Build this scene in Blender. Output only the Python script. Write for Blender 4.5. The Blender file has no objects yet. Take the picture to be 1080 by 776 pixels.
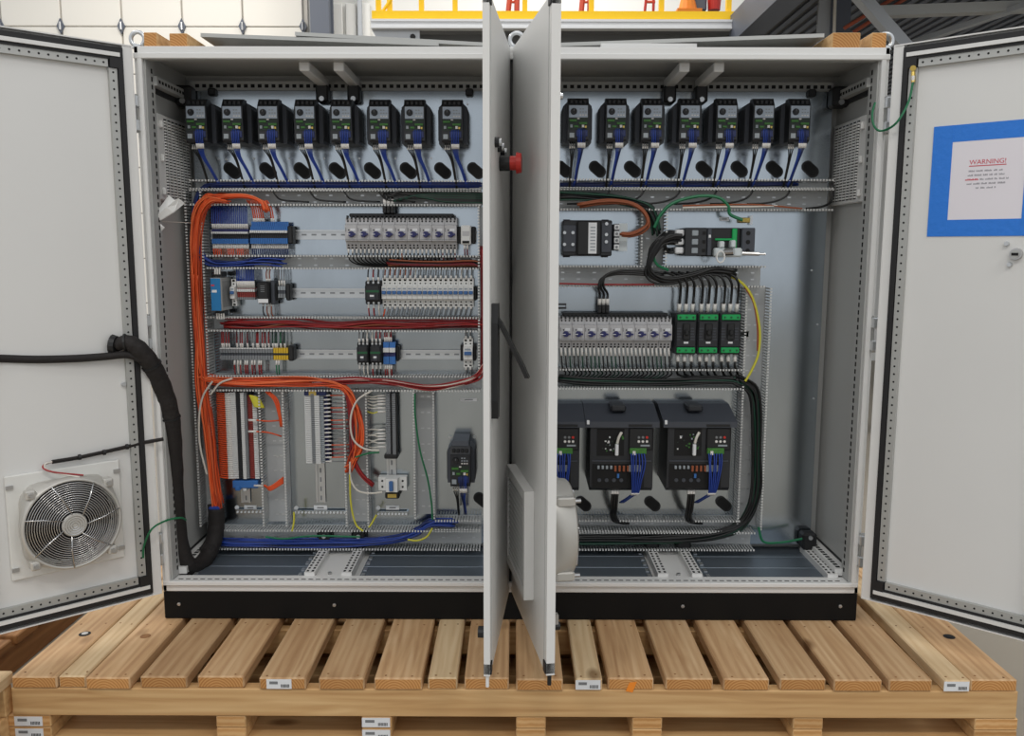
import bpy, math, random
from mathutils import Vector, Matrix
random.seed(7)
R = random.Random(11)
SC = bpy.context.scene
COL = SC.collection

# ------------------------------------------------------------------ camera
F, PIT, YAW, ROL = 906.1, .1359, .0021, .0025          # focal length for a 1080 x 776 frame
CAM = Vector((.0101, -2.8362, 1.2703))
def ray(u, v):
    a, b = u-540, v-388
    c, s = math.cos(ROL), math.sin(ROL)
    x = (c*a+s*b)/F; up = -(-s*a+c*b)/F
    c, s = math.cos(PIT), math.sin(PIT)
    y = c+s*up; z = -s+c*up
    c, s = math.cos(YAW), math.sin(YAW)
    return Vector((c*x-s*y, s*x+c*y, z))
def at(u, v, Y):
    r = ray(u, v); return CAM+r*((Y-CAM.y)/r.y)
def atX(u, v, X):
    r = ray(u, v); return CAM+r*((X-CAM.x)/r.x)
cam = bpy.data.objects.new('camera', bpy.data.cameras.new('camera'))
COL.objects.link(cam)
r0 = ray(540, 388)
rx = (ray(540+F, 388)-r0).normalized(); ry = (ray(540, 388-F)-r0).normalized(); rz = -r0.normalized()
M = Matrix((rx, ry, rz)).transposed().to_4x4(); M.translation = CAM
cam.matrix_world = M
cam.data.sensor_width = 36; cam.data.sensor_fit = 'HORIZONTAL'; cam.data.lens = F/1080*36
cam.data.clip_end = 200
SC.camera = cam

# ------------------------------------------------------------------ world, lamps, exposure
w = bpy.data.worlds.new('world'); SC.world = w; w.use_nodes = True
w.node_tree.nodes['Background'].inputs[0].default_value = (.93, .96, 1.0, 1)
w.node_tree.nodes['Background'].inputs[1].default_value = .86
def area(name, loc, size, power, color=(1, .95, .88)):
    l = bpy.data.lights.new(name, 'AREA'); l.shape = 'RECTANGLE'; l.size, l.size_y = size
    l.energy = power; l.color = color
    o = bpy.data.objects.new(name, l); COL.objects.link(o); o.location = loc
    return o
for i, (x, y, p) in enumerate(((-3.8, -5.0, 115), (0.2, -5.0, 100), (4.0, -5.0, 115), (-4.5, 3.5, 90), (0, 3.5, 90), (-4.2, 6.6, 120), (.6, 7.0, 160))):
    area('high_bay_lamp', (x, y, 6.2), (1.6, .7), p)
vs = SC.view_settings
vs.view_transform = 'Standard'; vs.look = 'None'; vs.exposure = -0.2; vs.gamma = 1.0; vs.use_curve_mapping = False

# ------------------------------------------------------------------ materials
def s2l(c):
    return tuple(((x/255)/12.92 if x/255 <= .04045 else ((x/255+.055)/1.055)**2.4) for x in c)+(1,)
MATS = {}
def mat(name, rgb, rough=.5, metal=0., noise=0., nscale=8., bump=0., stretch=(1, 1, 1), spec=.5, emit=0.):
    m = bpy.data.materials.new(name); m.use_nodes = True
    nt = m.node_tree; b = nt.nodes['Principled BSDF']
    col = s2l(rgb)
    b.inputs['Roughness'].default_value = rough; b.inputs['Metallic'].default_value = metal
    b.inputs['Specular IOR Level'].default_value = spec
    if noise > 0 or bump > 0:
        tc = nt.nodes.new('ShaderNodeTexCoord'); mp = nt.nodes.new('ShaderNodeMapping')
        mp.inputs['Scale'].default_value = stretch
        n = nt.nodes.new('ShaderNodeTexNoise'); n.inputs['Scale'].default_value = nscale; n.inputs['Detail'].default_value = 4
        nt.links.new(tc.outputs['Object'], mp.inputs[0]); nt.links.new(mp.outputs[0], n.inputs['Vector'])
        mx = nt.nodes.new('ShaderNodeMix'); mx.data_type = 'RGBA'
        mx.inputs['A'].default_value = tuple(x*(1-noise) for x in col[:3])+(1,)
        mx.inputs['B'].default_value = tuple(min(1, x*(1+noise)) for x in col[:3])+(1,)
        nt.links.new(n.outputs['Fac'], mx.inputs['Factor']); nt.links.new(mx.outputs['Result'], b.inputs['Base Color'])
        if bump > 0:
            bp = nt.nodes.new('ShaderNodeBump'); bp.inputs['Strength'].default_value = bump; bp.inputs['Distance'].default_value = .01
            nt.links.new(n.outputs['Fac'], bp.inputs['Height']); nt.links.new(bp.outputs[0], b.inputs['Normal'])
    else:
        b.inputs['Base Color'].default_value = col
    MATS[name] = m
    return m
def wood(name, a, b_, c, axis='Y', rough=.65, end=False):
    m = bpy.data.materials.new(name); m.use_nodes = True
    nt = m.node_tree; b = nt.nodes['Principled BSDF']; b.inputs['Roughness'].default_value = rough
    b.inputs['Specular IOR Level'].default_value = .25
    tc = nt.nodes.new('ShaderNodeTexCoord'); oi = nt.nodes.new('ShaderNodeObjectInfo')
    mp = nt.nodes.new('ShaderNodeMapping'); ad = nt.nodes.new('ShaderNodeVectorMath'); ad.operation = 'ADD'
    ml = nt.nodes.new('ShaderNodeMath'); ml.operation = 'MULTIPLY'; ml.inputs[1].default_value = 40
    nt.links.new(oi.outputs['Random'], ml.inputs[0])
    nt.links.new(tc.outputs['Object'], ad.inputs[0]); nt.links.new(ml.outputs[0], ad.inputs[1])
    if end: mp.inputs['Scale'].default_value = (1, 1, 1); mp.inputs['Location'].default_value = (.012, .0, .034) if axis == 'Y' else (.02, .0, .2)
    else: mp.inputs['Scale'].default_value = (14, 1, 14) if axis == 'Y' else (1, 14, 14)
    nt.links.new((tc.outputs['Object'] if end else ad.outputs[0]), mp.inputs[0])
    n = nt.nodes.new('ShaderNodeTexNoise'); n.inputs['Scale'].default_value = 2.2; n.inputs['Detail'].default_value = 6; n.inputs['Distortion'].default_value = .8
    nt.links.new(mp.outputs[0], n.inputs['Vector'])
    wv = nt.nodes.new('ShaderNodeTexWave'); wv.wave_type = 'RINGS' if end else 'BANDS'
    if end: wv.rings_direction = axis
    else: wv.bands_direction = 'X' if axis == 'Y' else 'Z'
    wv.inputs['Scale'].default_value = 40 if end else .9; wv.inputs['Distortion'].default_value = 1.5 if end else 6; wv.inputs['Detail'].default_value = 3
    nt.links.new(mp.outputs[0], wv.inputs['Vector'])
    mxf = nt.nodes.new('ShaderNodeMath'); mxf.operation = 'MULTIPLY_ADD'; mxf.inputs[1].default_value = .35 if end else .13; 
    nt.links.new(wv.outputs['Fac'], mxf.inputs[0])
    sc = nt.nodes.new('ShaderNodeMath'); sc.operation = 'MULTIPLY'; sc.inputs[1].default_value = .75 if end else .95
    nt.links.new(n.outputs['Fac'], sc.inputs[0]); nt.links.new(sc.outputs[0], mxf.inputs[2])
    rp = nt.nodes.new('ShaderNodeValToRGB'); rp.color_ramp.elements[0].position = .25; rp.color_ramp.elements[1].position = .8
    rp.color_ramp.elements[0].color = s2l(a); rp.color_ramp.elements[1].color = s2l(c)
    e = rp.color_ramp.elements.new(.52); e.color = s2l(b_)
    nt.links.new(mxf.outputs[0], rp.inputs[0])
    hs = nt.nodes.new('ShaderNodeHueSaturation'); mr = nt.nodes.new('ShaderNodeMapRange')
    mr.inputs['To Min'].default_value = .86; mr.inputs['To Max'].default_value = 1.12
    nt.links.new(oi.outputs['Random'], mr.inputs['Value']); nt.links.new(mr.outputs[0], hs.inputs['Value'])
    nt.links.new(rp.outputs[0], hs.inputs['Color'])
    # knots
    vo = nt.nodes.new('ShaderNodeTexVoronoi'); vo.inputs['Scale'].default_value = 1.0
    mp2 = nt.nodes.new('ShaderNodeMapping'); mp2.inputs['Scale'].default_value = (5, 2.6, 5) if axis == 'Y' else (2.2, 5, 5)
    nt.links.new(ad.outputs[0], mp2.inputs[0]); nt.links.new(mp2.outputs[0], vo.inputs['Vector'])
    kr = nt.nodes.new('ShaderNodeValToRGB'); kr.color_ramp.elements[0].position = .05; kr.color_ramp.elements[1].position = .13
    kr.color_ramp.elements[0].color = (.3, .22, .15, 1); kr.color_ramp.elements[1].color = (1, 1, 1, 1)
    nt.links.new(vo.outputs['Distance'], kr.inputs[0])
    mm = nt.nodes.new('ShaderNodeMix'); mm.data_type = 'RGBA'; mm.blend_type = 'MULTIPLY'; mm.inputs['Factor'].default_value = 0. if end else .8
    nt.links.new(hs.outputs[0], mm.inputs['A']); nt.links.new(kr.outputs[0], mm.inputs['B'])
    nt.links.new(mm.outputs['Result'], b.inputs['Base Color'])
    bp = nt.nodes.new('ShaderNodeBump'); bp.inputs['Strength'].default_value = .12; bp.inputs['Distance'].default_value = .005
    nt.links.new(mxf.outputs[0], bp.inputs['Height']); nt.links.new(bp.outputs[0], b.inputs['Normal'])
    MATS[name] = m
    return m
mat('paint', (221, 221, 219), .42, noise=.03, nscale=3)
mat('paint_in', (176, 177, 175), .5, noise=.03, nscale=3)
mat('zinc', (178, 187, 194), .17, 1.0, noise=.15, nscale=9, stretch=(1, 1, .5))
mat('zinc_bright', (205, 208, 210), .3, .8, noise=.05)
mat('zinc_dark', (112, 122, 132), .42, .6, noise=.10, nscale=9)
mat('galv_rail', (180, 181, 178), .45, .4)
mat('steel', (190, 190, 190), .3, .9)
mat('gasket', (26, 26, 28), .6)
mat('black', (24, 25, 27), .5)
mat('plinth_black', (9, 9, 9), .6, spec=.25)
mat('hole', (14, 14, 15), .8)
mat('drive_grey', (64, 68, 76), .5)
mat('drive_dark', (36, 38, 42), .5)
mat('drive_label', (176, 188, 202), .4)
mat('pcb', (62, 120, 48), .5, noise=.5, nscale=160)
mat('pcb_dark', (34, 48, 38), .5, noise=.7, nscale=200)
mat('blue_wire', (30, 62, 148), .45)
mat('navy_wire', (28, 42, 92), .45)
mat('orange_wire', (224, 84, 32), .5)
mat('orange_wire_dark', (176, 62, 26), .5)
mat('orange_wire_pale', (232, 112, 62), .5)
mat('red_wire', (150, 30, 32), .5)
mat('maroon_wire', (112, 22, 30), .5)
mat('black_wire', (20, 21, 22), .42)
mat('green_wire', (18, 110, 70), .45)
mat('dkgreen_wire', (14, 62, 46), .45)
mat('white_wire', (214, 210, 200), .5)
mat('grey_wire', (120, 122, 124), .5)
mat('brown_wire', (150, 82, 50), .5)
mat('yellow_wire', (206, 200, 60), .45)
mat('sleeve', (30, 26, 25), .75, noise=.25, nscale=90, bump=.3)
mat('ferrule', (222, 220, 216), .5)
mat('duct', (178, 181, 182), .55)
mat('duct_tip', (205, 206, 204), .55)
mat('starter', (186, 186, 188), .5)
mat('starter_dk', (140, 142, 146), .5)
mat('knob_blue', (34, 38, 96), .4)
mat('mcb', (222, 223, 221), .45)
mat('toggle', (62, 104, 160), .4)
mat('term_blue', (52, 110, 180), .45)
mat('term_grey', (128, 132, 136), .5)
mat('term_yellow', (214, 176, 40), .45)
mat('term_red', (140, 52, 46), .5)
mat('term_white', (218, 220, 220), .5)
mat('psu_blue', (26, 118, 176), .4)
mat('green_term', (16, 160, 84), .45)
mat('green_dark', (22, 88, 52), .5)
mat('label_white', (226, 228, 230), .5)
mat('label_grey', (150, 158, 164), .5)
mat('red', (198, 44, 34), .4)
mat('red_text', (200, 60, 80), .6)
mat('grey_text', (150, 148, 155), .6)
mat('tape_blue', (36, 122, 220), .55, noise=.06, nscale=60, bump=.15)
mat('paper', (230, 226, 232), .6)
mat('plastic_white', (232, 232, 230), .35)
mat('fan_plate', (222, 222, 218), .4)
mat('fan_alu', (196, 194, 188), .42, .35)
mat('fan_blade', (44, 45, 48), .45)
mat('chrome', (205, 205, 205), .22, 1.)
mat('brass', (206, 180, 96), .4, .5)
mat('concrete', (152, 144, 131), .6, noise=.08, nscale=1.4)
mat('door_white', (233, 230, 222), .55)
mat('seam', (196, 192, 184), .6)
mat('wall_white', (226, 226, 222), .6)
mat('steel_paint', (92, 98, 110), .5)
mat('steel_galv', (226, 228, 230), .45)
mat('steel_light', (176, 180, 184), .4, .3)
mat('beam_grey', (112, 114, 114), .55)
mat('yellow', (246, 200, 8), .45)
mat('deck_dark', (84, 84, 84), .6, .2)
mat('red_iron', (150, 74, 50), .6)
mat('ladder_orange', (214, 84, 60), .5)
mat('cone', (240, 140, 40), .5)
mat('crystal', (206, 214, 216), .25)
wood('wood', (166, 126, 88), (194, 157, 116), (214, 182, 142))
wood('wood_pale', (188, 156, 116), (210, 182, 142), (224, 200, 162))
wood('wood_dark', (112, 74, 42), (138, 96, 58), (160, 116, 74))
wood('wood_end', (164, 108, 56), (190, 136, 80), (208, 160, 104), axis='Y', end=True)
wood('wood_x', (176, 134, 88), (200, 160, 110), (216, 180, 130), axis='X')
wood('wood_x_end', (176, 126, 72), (200, 152, 98), (214, 172, 120), axis='X', end=True)

# ------------------------------------------------------------------ mesh tools
V = Vector
class MB:
    def __init__(s): s.v = []; s.f = []; s.m = []; s.mats = []
    def mi(s, name):
        if name not in s.mats: s.mats.append(name)
        return s.mats.index(name)
    def add(s, vs, fs, mt):
        o = len(s.v); k = s.mi(mt)
        s.v += [tuple(p) for p in vs]
        s.f += [tuple(i+o for i in f) for f in fs]; s.m += [k]*len(fs)
        return s
    def box(s, x0, x1, y0, y1, z0, z1, mt):
        return s.add([(x0, y0, z0), (x1, y0, z0), (x1, y1, z0), (x0, y1, z0), (x0, y0, z1), (x1, y0, z1), (x1, y1, z1), (x0, y1, z1)],
                     [(0, 3, 2, 1), (4, 5, 6, 7), (0, 1, 5, 4), (1, 2, 6, 5), (2, 3, 7, 6), (3, 0, 4, 7)], mt)
    def cbox(s, x0, x1, y0, y1, z0, z1, mt, c=.003, front=None):
        # box with chamfered edges; the -y face may take its own material
        a = [(x0, x1), (y0, y1), (z0, z1)]; vs = []; idx = {}
        for sx in (0, 1):
            for sy in (0, 1):
                for sz in (0, 1):
                    for ax in range(3):
                        p = [a[0][sx], a[1][sy], a[2][sz]]
                        sg = (sx, sy, sz)
                        for q in range(3):
                            if q != ax: p[q] += c if sg[q] == 0 else -c
                        idx[(sx, sy, sz, ax)] = len(vs); vs.append(tuple(p))
        fs = []
        for ax in range(3):
            o1, o2 = (ax+1) % 3, (ax+2) % 3
            for sd in (0, 1):
                q = []
                for (i, j) in ((0, 0), (1, 0), (1, 1), (0, 1)):
                    k = [0, 0, 0]; k[ax] = sd; k[o1] = i; k[o2] = j
                    q.append(idx[(*k, ax)])
                fs.append(tuple(q if sd else q[::-1]))
        nf = len(fs)
        for ax in range(3):           # edges running along ax
            o1, o2 = (ax+1) % 3, (ax+2) % 3
            for i in (0, 1):
                for j in (0, 1):
                    k0 = [0, 0, 0]; k0[o1] = i; k0[o2] = j; k1 = list(k0); k1[ax] = 1
                    q = [idx[(*k0, o1)], idx[(*k1, o1)], idx[(*k1, o2)], idx[(*k0, o2)]]
                    fs.append(tuple(q if (i ^ j) else q[::-1]))
        for sx in (0, 1):
            for sy in (0, 1):
                for sz in (0, 1):
                    q = [idx[(sx, sy, sz, 0)], idx[(sx, sy, sz, 1)], idx[(sx, sy, sz, 2)]]
                    fs.append(tuple(q if (sx+sy+sz) % 2 else q[::-1]))
        o = len(s.v); k = s.mi(mt); kf = s.mi(front) if front else k
        s.v += vs; s.f += [tuple(i+o for i in f) for f in fs]
        s.m += [kf if n == 2 else k for n in range(len(fs))]
        return s
    def prism(s, poly, a0, a1, mt, axis='y'):
        n = len(poly)
        def P(p, t):
            return {'x': (t, p[0], p[1]), 'y': (p[0], t, p[1]), 'z': (p[0], p[1], t)}[axis]
        vs = [P(p, a0) for p in poly]+[P(p, a1) for p in poly]
        fs = [tuple(range(n)), tuple(range(2*n-1, n-1, -1))]+[(i, i+n, (i+1) % n+n, (i+1) % n) for i in range(n)]
        return s.add(vs, fs, mt)
    def cyl(s, p0, p1, r0, mt, r1=None, n=12, caps=True):
        p0, p1 = V(p0), V(p1); r1 = r0 if r1 is None else r1
        d = (p1-p0).normalized(); a = d.orthogonal().normalized(); b = d.cross(a)
        cs = [(math.cos(2*math.pi*i/n), math.sin(2*math.pi*i/n)) for i in range(n)]
        vs = [p0+(a*c+b*t)*r0 for c, t in cs]+[p1+(a*c+b*t)*r1 for c, t in cs]
        fs = [(i, (i+1) % n, (i+1) % n+n, i+n) for i in range(n)]
        if caps: fs += [tuple(range(n-1, -1, -1)), tuple(range(n, 2*n))]
        return s.add(vs, fs, mt)
    def tube(s, pts, r, mt, n=6, closed=False):
        pts = [V(p) for p in pts]; m = len(pts); vs = []
        up = None
        for i, p in enumerate(pts):
            t = (pts[(i+1) % m]-pts[i-1]) if closed else (pts[min(i+1, m-1)]-pts[max(i-1, 0)])
            if t.length < 1e-9: t = V((0, 0, 1))
            t.normalize()
            if up is None: up = t.orthogonal().normalized()
            up = (up-t*up.dot(t))
            up = up.normalized() if up.length > 1e-6 else t.orthogonal().normalized()
            b = t.cross(up); rr = r[i] if isinstance(r, (list, tuple)) else r
            for k in range(n):
                a = 2*math.pi*k/n; vs.append(p+(up*math.cos(a)+b*math.sin(a))*rr)
        fs = []
        for i in range(m if closed else m-1):
            j = (i+1) % m
            for k in range(n): fs.append((i*n+k, i*n+(k+1) % n, j*n+(k+1) % n, j*n+k))
        if not closed: fs += [tuple(range(n-1, -1, -1)), tuple(range((m-1)*n, m*n))]
        return s.add(vs, fs, mt)
    def mesh(s, name, smooth=False, origin=(0, 0, 0)):
        me = bpy.data.meshes.new(name); ox, oy, oz = origin
        me.from_pydata([(a-ox, b-oy, c-oz) for a, b, c in s.v], [], s.f)
        for n in s.mats: me.materials.append(MATS[n])
        me.polygons.foreach_set('material_index', s.m)
        if smooth:
            me.polygons.foreach_set('use_smooth', [True]*len(s.f))
        me.update()
        return me
    def build(s, name, parent=None, smooth=False, origin=(0, 0, 0), world=False):
        o = bpy.data.objects.new(name, s.mesh(name, smooth, origin)); COL.objects.link(o)
        if parent is not None: o.parent = parent
        elif world: o.location = origin
        return o
def tag(o, label=None, cat=None, group=None, kind=None):
    if label: o['label'] = label
    if cat: o['category'] = cat
    if group: o['group'] = group
    if kind: o['kind'] = kind
    return o
def thing(name, label, cat, loc=(0, 0, 0), group=None, rot=None):
    o = bpy.data.objects.new(name, None); COL.objects.link(o); o.location = loc; o.empty_display_size = .05
    if rot: o.rotation_euler = rot
    return tag(o, label, cat, group)
CH = {}
def kids(o):
    return [c for c in COL.objects if c.parent == o]
def dup(root, loc, label=None, rot=None, children=None, sx=None):
    r = root.copy(); COL.objects.link(r); r.location = loc
    if label: r['label'] = label
    if rot: r.rotation_euler = rot
    for c in children:
        n = c[0].copy(); COL.objects.link(n); n.parent = r
        for g in c[1]:
            k = g.copy(); COL.objects.link(k); k.parent = n
    return r
def tree(root):
    return [(c, kids(c)) for c in kids(root)]
def ordinal(n):
    u = ['', 'first', 'second', 'third', 'fourth', 'fifth', 'sixth', 'seventh', 'eighth', 'ninth', 'tenth', 'eleventh', 'twelfth', 'thirteenth', 'fourteenth', 'fifteenth', 'sixteenth', 'seventeenth', 'eighteenth', 'nineteenth']
    if n < 20: return u[n]
    t = n//10; return {2: 'twentieth', 3: 'thirtieth', 4: 'fortieth'}[t] if n % 10 == 0 else {2: 'twenty', 3: 'thirty', 4: 'forty'}[t]+'-'+u[n % 10]
ORD = ['leftmost', 'second', 'third', 'fourth', 'fifth', 'sixth', 'seventh', 'eighth', 'ninth', 'tenth', 'eleventh', 'twelfth', 'thirteenth', 'fourteenth', 'fifteenth', 'sixteenth', 'seventeenth', 'eighteenth', 'nineteenth', 'twentieth']
def spline(pts, k=6):
    P = [V(p) for p in pts]; P = [P[0]*2-P[1]]+P+[P[-1]*2-P[-2]]; out = []
    for i in range(1, len(P)-2):
        a, b, c, d = P[i-1:i+3]
        for j in range(k):
            t = j/k
            out.append(.5*((2*b)+(c-a)*t+(2*a-5*b+4*c-d)*t*t+(3*b-a-3*c+d)*t**3))
    out.append(P[-2]); return out
def wpath(pts, dy=.27, k=6):
    return spline([at(p[0], p[1], p[2] if len(p) > 2 else dy) for p in pts], k)
def bundle(name, label, cat, pts, n, spread, r, mats, dy=.27, k=5, depth=.012, group=None, loose=.25):
    """a bunch of wires following one route: every wire is a part"""
    base = wpath(pts, dy, 1)
    t = thing(name, label, cat, base[0], group)
    o = tuple(base[0])
    for i in range(n):
        q = []
        off = V((R.uniform(-1, 1), 0, R.uniform(-1, 1)))*spread; dz = R.uniform(-depth, depth)
        for j, p in enumerate(base):
            f = spread*loose
            q.append(p+off+V((R.uniform(-f, f), dz, R.uniform(-f, f))))
        m = MB(); m.tube(spline(q, k), r*R.uniform(.85, 1.1), R.choice(mats), 5)
        m.build('wire', t, True, o)
    return t

# ================================================================== the hall
FZ = -.245                                              # hall floor below the pallet's deck
def struct(o): o['kind'] = 'structure'; return o
m = MB(); m.box(-20, 20, -24, 16, FZ-.1, FZ, 'concrete'); struct(m.build('floor'))
WY = 9.0
m = MB(); m.box(-9, 9, WY+.12, WY+.3, FZ, 9, 'wall_white'); struct(m.build('wall_back'))
# sectional overhead door: each panel a leaf
odr = MB(); xr = at(323, 20, WY).x
odr.box(-8.2, xr, WY+.08, WY+.118, FZ, 6.6, 'seam'); od = struct(odr.build('door_1'))
zs = at(60, 27, WY).z; pit = at(63, 27, WY).x-at(-1, 27, WY).x
xs = [at(63, 27, WY).x+pit*i for i in range(-6, 6)]
for row in range(-7, 4):
    z0, z1 = zs+row*.61, zs+(row+1)*.61
    if z1 < FZ+.3: continue
    for i in range(len(xs)):
        a = xs[i]; b = xs[i+1] if i+1 < len(xs) else xr
        b = min(b, xr)
        if b-a < .1 or a > xr: continue
        p = MB(); p.cbox(a+.012, b-.012, WY+.04, WY+.085, max(z0, FZ)+.006, z1-.006, 'door_white', .008); p.build('panel', od)
    for i in range(1, len(xs)):
        if xs[i] > xr or row not in (0, -1): continue
        p = MB(); x = xs[i]
        p.prism([(x, z0-.1), (x+.05, z0), (x, z0+.1), (x-.05, z0)], WY+.01, WY+.04, 'steel_paint'); p.cyl((x, WY, z0-.05), (x, WY, z0+.05), .016, 'steel', n=6)
        p.build('hinge', od)
a, b = at(327, 20, WY-.3), at(347, 20, WY-.3)
m = MB(); m.box(a.x, b.x, WY-.3, WY-.24, FZ, 8, 'steel_paint'); m.box(a.x+.02, b.x-.02, WY-.24, WY-.06, FZ, 8, 'steel_paint'); m.box(a.x, b.x, WY-.06, WY, FZ, 8, 'steel_paint')
tag(m.build('steel_column'), 'dark grey steel column beside the white overhead door', 'column')
wd = MB(); a, b = at(349, 20, WY), at(392, 2, WY)
for i in range(3):
    x0 = a.x+(b.x-a.x)*(i/3); x1 = a.x+(b.x-a.x)*((i+1)/3)-.04
    p = MB(); p.cbox(x0, x1, WY+.06, WY+.12, 0, b.z, 'wall_white', .01)
    q = p.build('trim_%d' % (i+1)); struct(q)
p = MB(); p.cbox(at(379, 10, WY).x-.03, at(379, 10, WY).x+.03, WY, WY+.06, 0, 7, 'steel_light', .008); tag(p.build('conduit'), 'thin grey conduit on the white back wall', 'conduit')

# mezzanine: deck, edge beam, railing
MY = 5.0
a = at(391, 20, MY); zt = a.z; x0 = a.x; x1 = at(772, 24, MY).x
mz = thing('mezzanine', 'steel mezzanine with pale edge channel and dark deck underside behind the cabinet', 'mezzanine', (x1, MY, zt))
def mzpart(name, mb): return mb.build(name, mz, origin=(x1, MY, zt))
zb = at(500, 30, MY).z; zc = at(500, 47, MY).z
m = MB(); m.box(x0, x1, MY, MY+.08, zb, zt, 'steel_galv'); m.box(x0, x1, MY-.01, MY, zt-.02, zt, 'steel_galv'); m.box(x0, x1, MY-.01, MY, zb, zb+.015, 'steel_galv'); mzpart('edge_channel', m)
m = MB(); m.box(x0+.25, x1+.3, MY+.3, MY+.36, zc-.35, zb+.02, 'beam_grey'); m.box(x0+.25, x1+.3, MY+.22, MY+.44, zc-.4, zc-.35, 'beam_grey'); mzpart('beam', m)
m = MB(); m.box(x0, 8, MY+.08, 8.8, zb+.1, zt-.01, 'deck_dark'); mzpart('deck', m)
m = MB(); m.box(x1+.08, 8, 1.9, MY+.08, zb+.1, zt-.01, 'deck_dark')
for i in range(60):
    x = x1+.15+i*.1
    m.box(x, x+.05, 1.9, 8.8, zb+.05, zb+.1, 'steel_paint')
mzpart('deck', m)
m = MB(); m.box(x1, x1+.08, 1.9, MY+.08, zb-.12, zt+.05, 'steel_paint'); m.box(x1+.08, x1+.2, 1.9, MY, zb-.12, zb-.08, 'steel_paint'); mzpart('side_beam', m)
m = MB(); m.prism([(x0, zb), (x0+.3, zc-.4), (x0+.42, zc-.4), (x0+.42, zb)], MY+.05, MY+.09, 'steel_light'); 
for i in range(3): m.cyl((x0+.36, MY+.04, zb-.06-i*.09), (x0+.36, MY+.05, zb-.06-i*.09), .025, 'gasket', n=8)
mzpart('bracket', m)
# column, braces and beams under the deck
cy = 4.2; cl, cr = at(863, 20, cy).x, at(896, 20, cy).x
m = MB(); m.box(cl, cl+(cr-cl)*.38, cy, cy+.03, FZ, zb+.04, 'steel_light'); m.box(cl+(cr-cl)*.38, cr, cy-.02, cy+.25, FZ, zb+.04, 'steel_paint')
tag(m.build('steel_column'), 'grey steel column under the dark deck above the right lumber', 'column')
m = MB(); m.tube([at(881, -6, cy-.06), at(880, 30, cy-.06), at(878, 60, cy-.06)], .012, 'white_wire', 6); tag(m.build('conduit'), 'thin pale conduit running down the dark column', 'conduit')
def beam(name, label, p, q, wd_, ht, mt, cat='beam'):
    m = MB(); p, q = V(p), V(q); d = (q-p).normalized(); sd = d.cross(V((0, 0, 1))).normalized()*wd_/2; up = sd.cross(d).normalized()*ht/2
    vs = [e+sd*i+up*j for e in (p, q) for i, j in ((-1, -1), (1, -1), (1, 1), (-1, 1))]
    m.add(vs, [(3, 2, 1, 0), (4, 5, 6, 7), (0, 1, 5, 4), (1, 2, 6, 5), (2, 3, 7, 6), (3, 0, 4, 7)], mt)
    return tag(m.build(name), label, cat)
beam('brace', 'diagonal grey steel brace leaning away from the dark column', at(898, -14, 3.5), at(960, 56, 3.5), .1, .075, 'steel_light')
for i, (u0, v0, u1, v1) in enumerate(((890, 30, 946, -4), (900, 34, 962, -6))):
    m = MB(); m.tube([at(u0, v0, 3.75), at(u1, v1, 3.65)], .014, 'red_iron', 8)
    tag(m.build('red_pipe'), ('upper' if i == 0 else 'lower')+' rust red pipe under the dark deck', 'pipe')
beam('cross_beam', 'pale steel beam crossing under the dark deck at upper right', at(925, 13, 3.7), at(1120, 6, 3.7), .1, .07, 'galv_rail')
beam('cross_beam', 'thin grey beam under the deck above the right door', at(955, 48, 4.4), at(1110, -4, 3.4), .06, .04, 'steel_light')
# yellow railing
yr = thing('guard_railing', 'yellow guard railing along the edge of the mezzanine', 'railing', (x0, MY+.1, zt))
def yp(name, mb): return mb.build(name, yr, origin=(x0, MY+.1, zt))
k0, k1 = zt+.001, at(400, 11.2, MY+.06).z
xe = at(798, 18, MY).x
m = MB(); m.box(x0, xe, MY+.06, MY+.1, k0, k1, 'yellow'); yp('toe_board', m)
for u in (397, 409, 443, 479, 553.7, 625, 700, 772):
    x = at(u, 5, MY).x; m = MB(); m.box(x-.022, x+.022, MY+.1, MY+.15, zt+.001, zt+1.1, 'yellow'); yp('post', m)
for hz in (.55, 1.08):
    m = MB(); m.tube([(x0, MY+.1, zt+hz), (xe, MY+.1, zt+hz)], .024, 'yellow', 8); yp('rail', m)
m = MB(); m.tube([at(783, 18, MY+.1), at(810, -6, MY+.1)], .03, 'yellow', 6); yp('brace', m)
m = MB(); m.tube([at(403, 13, MY+.1), at(416, -6, MY+.1)], .016, 'yellow', 6); yp('brace', m)
# things on the mezzanine
for i, u in enumerate((536, 613, 680)):
    lt = thing('step_ladder', ['red ladder foot seen between the two middle doors above the railing', 'red ladder leg standing behind the yellow railing right of the middle doors', 'dark red slim ladder behind the yellow railing, rightmost'][i], 'ladder', at(u, 12, 6.2))
    o = tuple(at(u, 12, 6.2))
    for du, tp in ((0, 5), (9, 14)):
        m = MB(); m.tube([at(u+du, 13, 6.2), at(u+tp*.7, -22, 6.2)], .028 if i < 2 else .014, 'ladder_orange' if i < 2 else 'red', 6); m.build('rail', lt, origin=o)
    for q in (2, -8):
        m = MB(); m.tube([at(u+2, q, 6.2), at(u+11, q, 6.2)], .014, 'ladder_orange', 6); m.build('rung', lt, origin=o)
b = at(725, 11, 6.0); zfl = b.z
m = MB(); m.cyl((b.x, 6, zfl-.02), (b.x, 6, zfl+.28), .1, 'cone', .02); m.box(b.x-.12, b.x+.12, 5.88, 6.12, zfl-.04, zfl-.01, 'cone'); tag(m.build('traffic_cone'), 'small orange traffic cone behind the yellow railing', 'cone')
m = MB(); b = at(735, 11, 6.1); m.cbox(b.x-.07, b.x+.09, 6.05, 6.3, b.z-.02, b.z+.12, 'steel_paint', .02); m.tube([b+V((-.05, 0, .1)), b+V((.02, 0, .2)), b+V((.07, 0, .1))], .01, 'black', 6); tag(m.build('tool_bag'), 'dark blue bag beside the orange cone on the mezzanine', 'bag')
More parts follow.
